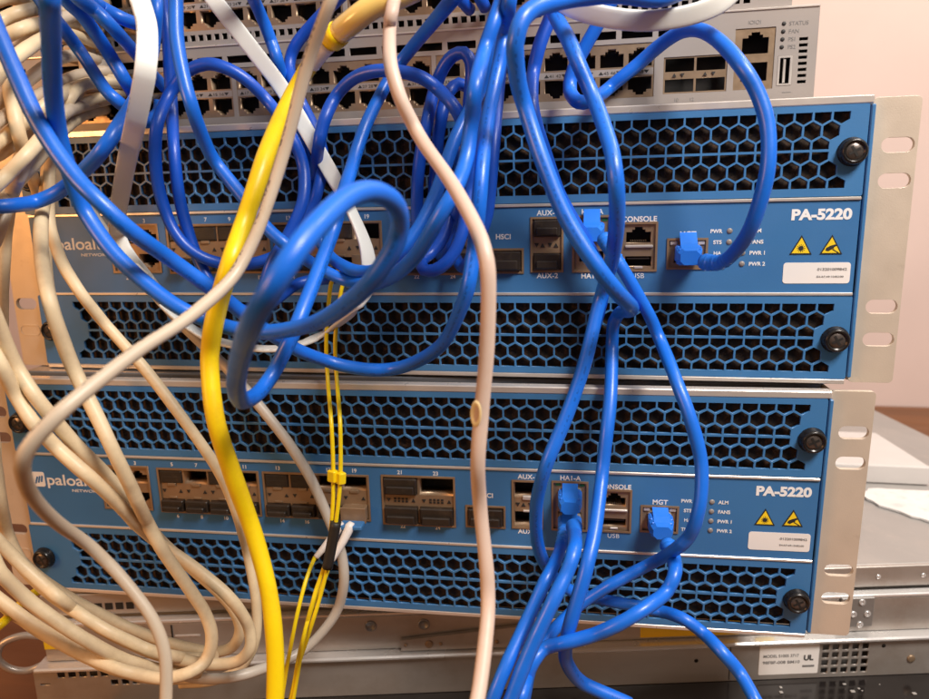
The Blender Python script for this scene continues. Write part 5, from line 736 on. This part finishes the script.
SPEC = {
 'b_long': ('network_cable', 'cable_blue_printed', 'thick blue cable that makes the big foreground loop in front of the left ports', GB),
 'b_diag': ('network_cable', 'cable_blue_printed', 'blue cable running diagonally from the left edge, over the logo, to a low hanging bend', GB),
 'b_left': ('network_cable', 'cable_blue', 'blue cable entering level at the left edge and rising behind the white ribbon', GB),
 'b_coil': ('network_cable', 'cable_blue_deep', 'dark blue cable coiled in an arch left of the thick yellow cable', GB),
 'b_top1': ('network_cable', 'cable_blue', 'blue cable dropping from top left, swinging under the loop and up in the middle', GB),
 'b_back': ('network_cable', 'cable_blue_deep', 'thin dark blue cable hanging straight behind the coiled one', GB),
 'b_tl_a': ('network_cable', 'cable_blue', 'lowest of the slanting blue cables in the top left corner', GB),
 'b_tl_b': ('network_cable', 'cable_blue', 'middle slanting blue cable in the top left corner', GB),
 'b_tl_c': ('network_cable', 'cable_blue', 'paler slanting blue cable above the middle one, top left', GB),
 'b_tl_d': ('network_cable', 'cable_blue', 'short blue cable curving under the top edge beside the white ribbon', GB),
 'b_top2': ('network_cable', 'cable_blue', 'blue cable passing behind the white ribbon and the printed tan cable at the top', GB),
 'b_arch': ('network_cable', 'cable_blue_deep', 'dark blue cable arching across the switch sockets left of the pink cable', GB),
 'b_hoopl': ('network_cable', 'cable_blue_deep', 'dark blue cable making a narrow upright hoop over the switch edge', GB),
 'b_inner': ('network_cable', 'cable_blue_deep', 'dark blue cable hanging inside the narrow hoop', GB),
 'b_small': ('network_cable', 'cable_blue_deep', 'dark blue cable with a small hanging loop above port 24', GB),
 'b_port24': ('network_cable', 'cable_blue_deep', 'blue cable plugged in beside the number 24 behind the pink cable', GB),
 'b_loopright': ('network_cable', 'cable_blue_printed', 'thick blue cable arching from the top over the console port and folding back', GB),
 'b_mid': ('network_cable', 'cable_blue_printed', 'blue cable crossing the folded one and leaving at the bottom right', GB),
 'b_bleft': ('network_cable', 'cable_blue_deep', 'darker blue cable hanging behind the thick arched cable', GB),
 'b_ha1': ('network_cable', 'cable_blue', 'blue cable from the HA1-A port of the upper appliance, bowing past the lower MGT plug', GB),
 'b_loopmgt': ('network_cable', 'cable_blue', 'blue cable looping from the upper MGT port over the switch uplink sockets', GB),
 'b_mgt2': ('network_cable', 'cable_blue', 'blue cable curving down left from the MGT port of the lower appliance', GB),
 'b_ha2': ('network_cable', 'cable_blue', 'blue cable from the HA1-A port of the lower appliance', GB),
 'b_ha2b': ('network_cable', 'cable_blue', 'blue cable just left of and behind the lower HA1-A cable', GB),
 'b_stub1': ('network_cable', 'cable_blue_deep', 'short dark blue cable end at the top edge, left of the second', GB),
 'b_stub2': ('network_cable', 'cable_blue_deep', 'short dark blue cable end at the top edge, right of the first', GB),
 'y_thick': ('network_cable', 'cable_yellow', 'thick yellow cable with a clear sleeve and white tag near the top', None),
 'g_print': ('network_cable', 'cable_tan_printed', 'tan cable with black lettering bending back at the lower logo', None),
 'p_cut': ('network_cable', 'cable_pink_printed', 'pinkish beige cable down the middle with a nick in its jacket', None),
 'l_main': ('network_cable', 'cable_cream', 'pale beige cable hanging upright over the upper left rack ear', GC),
 'l_back': ('network_cable', 'cable_cream', 'thin beige cable behind the upright one that turns grey past the thick yellow cable', GC),
 'l_cross': ('network_cable', 'cable_grey_printed', 'greyish cable passing behind the fibres with a curved printed end', GC),
 'l_low_a': ('network_cable', 'cable_cream', 'beige cable crossing the lower logo, hooking back furthest right', GC),
 'l_low_b': ('network_cable', 'cable_cream', 'beige cable just above the one crossing the lower logo', GC),
 'l_fall': ('network_cable', 'cable_cream', 'beige cable falling down the lower left rack ear, uppermost in the bottom bundle', GC),
 'l_mid': ('network_cable', 'cable_cream', 'thick pale beige cable in the middle of the bottom left bundle', GC),
 'l_bot': ('network_cable', 'cable_cream', 'lowest yellowish beige cable of the bottom left bundle', GC),
 'l_edge': ('network_cable', 'cable_cream', 'beige cable hanging at the very left edge', GC),
 'l_u1': ('network_cable', 'cable_cream', 'beige cable, second from the top in the top left corner', GC),
 'l_u2': ('network_cable', 'cable_cream', 'beige cable, third from the top in the top left corner', GC),
 'l_u3': ('network_cable', 'cable_cream', 'beige cable touching the top edge in the top left corner', GC),
 'l_u4': ('network_cable', 'cable_cream', 'thick beige cable rising under the top three in the top left corner', GC),
 'l_u5': ('network_cable', 'cable_tan', 'tan cable rising steeply behind the thick blue one, top left', GC),
 'l_u6': ('network_cable', 'cable_cream', 'beige cable winding down beside the diagonal blue cable at upper left', GC),
 'l_u7': ('network_cable', 'cable_cream', 'lowest beige cable of the fan left of the upper appliance', GC),
 'l_u8': ('network_cable', 'cable_cream', 'beige cable in the middle of the fan left of the upper appliance', GC),
 'l_u9': ('network_cable', 'cable_tan', 'tan cable highest in the fan left of the upper appliance', GC),
 'l_u10': ('network_cable', 'cable_tan', 'tan cable climbing steeply through the fan above the left rack ear', GC),
 'l_u11': ('network_cable', 'cable_cream', 'thin beige cable at the back of the fan, leftmost above the rack ear', GC),
 'l_u12': ('network_cable', 'cable_tan', 'tan cable bending into the topmost switch sockets behind the upright blue cable', GC),
 'l_u13': ('network_cable', 'cable_cream', 'pale cable just under the lowest steep tan one in the left fan', GC),
 'l_u14': ('network_cable', 'cable_tan', 'tan cable between the middle pale ones of the fan at the left edge', GC),
 'f_a': ('fibre_cable', 'fibre_yellow', 'left strand of the thin yellow fibre pair from the upper appliance', 'thin yellow fibre strands'),
 'f_b': ('fibre_cable', 'fibre_yellow', 'right strand of the thin yellow fibre pair from the upper appliance', 'thin yellow fibre strands'),
 'f_c': ('fibre_cable', 'fibre_yellow', 'thin yellow fibre below the left white connector, leftmost at the bottom', 'thin yellow fibre strands'),
 'f_d': ('fibre_cable', 'fibre_yellow', 'thin yellow fibre below the right white connector', 'thin yellow fibre strands'),
 'y_low': ('fibre_cable', 'cable_yellow', 'short yellow cable under the beige bundle at the left edge', None),
 'w_ribbon': ('ribbon_cable', 'ribbon_printed', 'white flat cable hanging from the top left in a long U behind the blue loop', None),
 'w_top': ('ribbon_cable', 'ribbon_white', 'wide white flat cable sagging across the switch at the top', None),
}
OBJ = {}
rr_ = random.Random(5)
for key, (D, pts) in CABLES.items():
    name, m, label, grp = SPEC[key]
    kw = {}
    if key == 'w_ribbon':
        n_ = len(pts)
        def face(t, p):
            f = face_cam(t, p) + (Vector((.3, 0, .45)) if t < .22 else Vector((0, 0, 0)))
            # edge-on where it runs along the bottom of the U
            d_ = max(RIB[0] - t, t - RIB[1], 0); k = max(0.0, 1 - d_ / .05); k = k * k * (3 - 2 * k)
            return (f * (1 - k) + Vector((0.1, -.10, .97)) * k).normalized()
        kw = dict(flat=1.9, face=face)
    elif key == 'w_top': kw = dict(flat=2.4, face=lambda t, p: (face_cam(t, p) + Vector((0, 0, -.25))).normalized())
    else:
        ph = rr_.uniform(0, 6)
        kw = dict(radii=lambda t, ph=ph, D=D: 1 + .018 * math.sin(t * 41 + ph) + .012 * math.sin(t * 97 + 2 * ph))
    o = sweep(name, pts, D, m, **kw)
    tag(o, label, name.replace('_', ' ').replace('network cable', 'cable'), grp)
    OBJ[key] = o
boot(OBJ['b_ha1'], 1, 95.9, 9.6, lift=3.4); boot(OBJ['b_loopmgt'], 1, 141.1, -1.8, lift=3.0)
boot(OBJ['b_mgt2'], 2, 141.1, -1.8); boot(OBJ['b_ha2'], 2, 95.9, 9.4); boot(OBJ['b_ha2b'], 2, 95.9, -5.2)
def along(key, t0, t1):
    P = CABLES[key][1]; a = int(t0 * (len(P) - 1)); b = max(a + 1, int(math.ceil(t1 * (len(P) - 1)))); return P[a:b + 1]
def near(key, z, side=0):
    P = CABLES[key][1]; k = min(range(len(P)), key=lambda i: abs(P[i][2] - z)); return Vector(P[k]), (Vector(P[min(k + 1, len(P) - 1)]) - Vector(P[max(k - 1, 0)])).normalized()
# clear sleeve, ring and white tag on the thick yellow cable
P = CABLES['y_thick'][1]
ext = spline(P, 2.2)
def seg(p0, p1):  # stretch of the spline between two indices
    return [tuple(q) for q in ext[p0:p1]]
SL = int(YSL[0]); 
sweep('clear_sleeve', seg(0, YSL[0]), 9.2, 'clear_sleeve', OBJ['y_thick'])
sweep('yellow_ring', seg(YSL[0] - 1, YSL[0] + 2), 10.0, 'cable_yellow', OBJ['y_thick'])
sweep('white_tag', seg(YSL[0] + 2, YSL[1]), 7.9, 'label_white', OBJ['y_thick'])
# nick in the pink cable's jacket
for z_, r_ in ((NICK1, 4.2),):
    c_, t_ = near('p_cut', z_)
    f_ = face_cam(0, c_); side = t_.cross(f_).normalized()
    n_ = (f_ * .75 + side * (.66 if side.x < 0 else -.66)).normalized()
    b = MB(); u_ = t_; v_ = n_.cross(u_).normalized(); c_ = c_ + n_ * 2.72
    ring = [c_ + u_ * (r_ * 1.1 * math.cos(a)) + v_ * (r_ * .62 * math.sin(a)) for a in [k * math.pi / 10 for k in range(20)]]
    inner = [c_ + n_ * .55 + u_ * (r_ * .9 * math.cos(a)) + v_ * (r_ * .48 * math.sin(a)) for a in [k * math.pi / 10 for k in range(20)]]
    core = [c_ - n_ * .3 + u_ * (r_ * .6 * math.cos(a)) + v_ * (r_ * .3 * math.sin(a)) for a in [k * math.pi / 10 for k in range(20)]]
    b.add([tuple(q) for q in ring + inner + core], [(k, (k + 1) % 20, (k + 1) % 20 + 20, k + 20) for k in range(20)] + [(k + 20, (k + 1) % 20 + 20, (k + 1) % 20 + 40, k + 40) for k in range(20)] + [tuple(range(40, 60))], True)
    b.build('jacket_nick', 'nick_pale', OBJ['p_cut'])
# fibre fittings: clips, black tape, white connectors
for key, z_ in (('f_a', CLIP1), ('f_b', CLIP2)):
    c_, t_ = near(key, z_)
    q_ = t_.to_track_quat('Z', 'Y')
    o = MB().box(-2.6, 2.6, -2.0, 2.0, -3.0, 3.0, .6).build('clip', 'cable_yellow', None, c_); o.rotation_mode = 'QUATERNION'; o.rotation_quaternion = q_; o.parent = OBJ[key]
def tube(key, z0, z1, D, name, m, n=6):
    pa, _ = near(key, z0); pb, _ = near(key, z1)
    return sweep(name, [tuple(pa), tuple(pa.lerp(pb, .5)), tuple(pb)], D, m, OBJ[key])
tube('f_b', TAPE[0], TAPE[1], 5.4, 'black_tape', 'tape_black')
def lc(key, pts, D=5.6):
    o = sweep('connector_boot', pts, D, 'boot_white', OBJ[key], step=.8, radii=lambda t: min(1.0, .5 + 5 * t) * (1.0 - .45 * t))
    return o
for key in OBJ:
    if key[:3] == 'l_u' and key != 'l_u6':
        e_ = Vector(CABLES[key][1][-1]); MB().box(-5.7, 5.7, -9, 3, -4, 4, .8).build('plug', 'cable_grey', OBJ[key], (e_.x, 6, e_.z))
lc('f_c', LC[0]); lc('f_d', LC[1])
for q in (0, 1):
    MB().box(-16.2 + q * 6.4, -11.4 + q * 6.4, -13, -2, -9.4, -4.6, .7).build('connector', 'boot_white', OBJ[('f_a', 'f_b')[q]])
# optical modules plugged into port 20 of both appliances
for un, lab in ((1, 'metal optical module in the last small port of the upper appliance'), (2, 'metal optical module with a blue latch in the last small port of the lower appliance')):
    O = U2LOC if un == 2 else Vector((0, 0, 0)); R_ = U2ROT if un == 2 else Matrix.Identity(3)
    e = empty('optical_module', O, R_)
    for c in e.children: pass
    MB().box(-25.6, -12.2, -5, 10, -9.4, -1.4, .5).box(-25.9, -11.9, -5.4, -4.4, -9.8, -1.0, .3).build('module_body', 'port_metal_dull', e)
    MB().box(-25.2, -12.6, -12, -4.6, -10.8, -8.2, .6).build('pull_latch', 'blue_panel' if un == 2 else 'port_metal', e)
    tag(e, lab, 'optical module', 'optical modules in port 20')
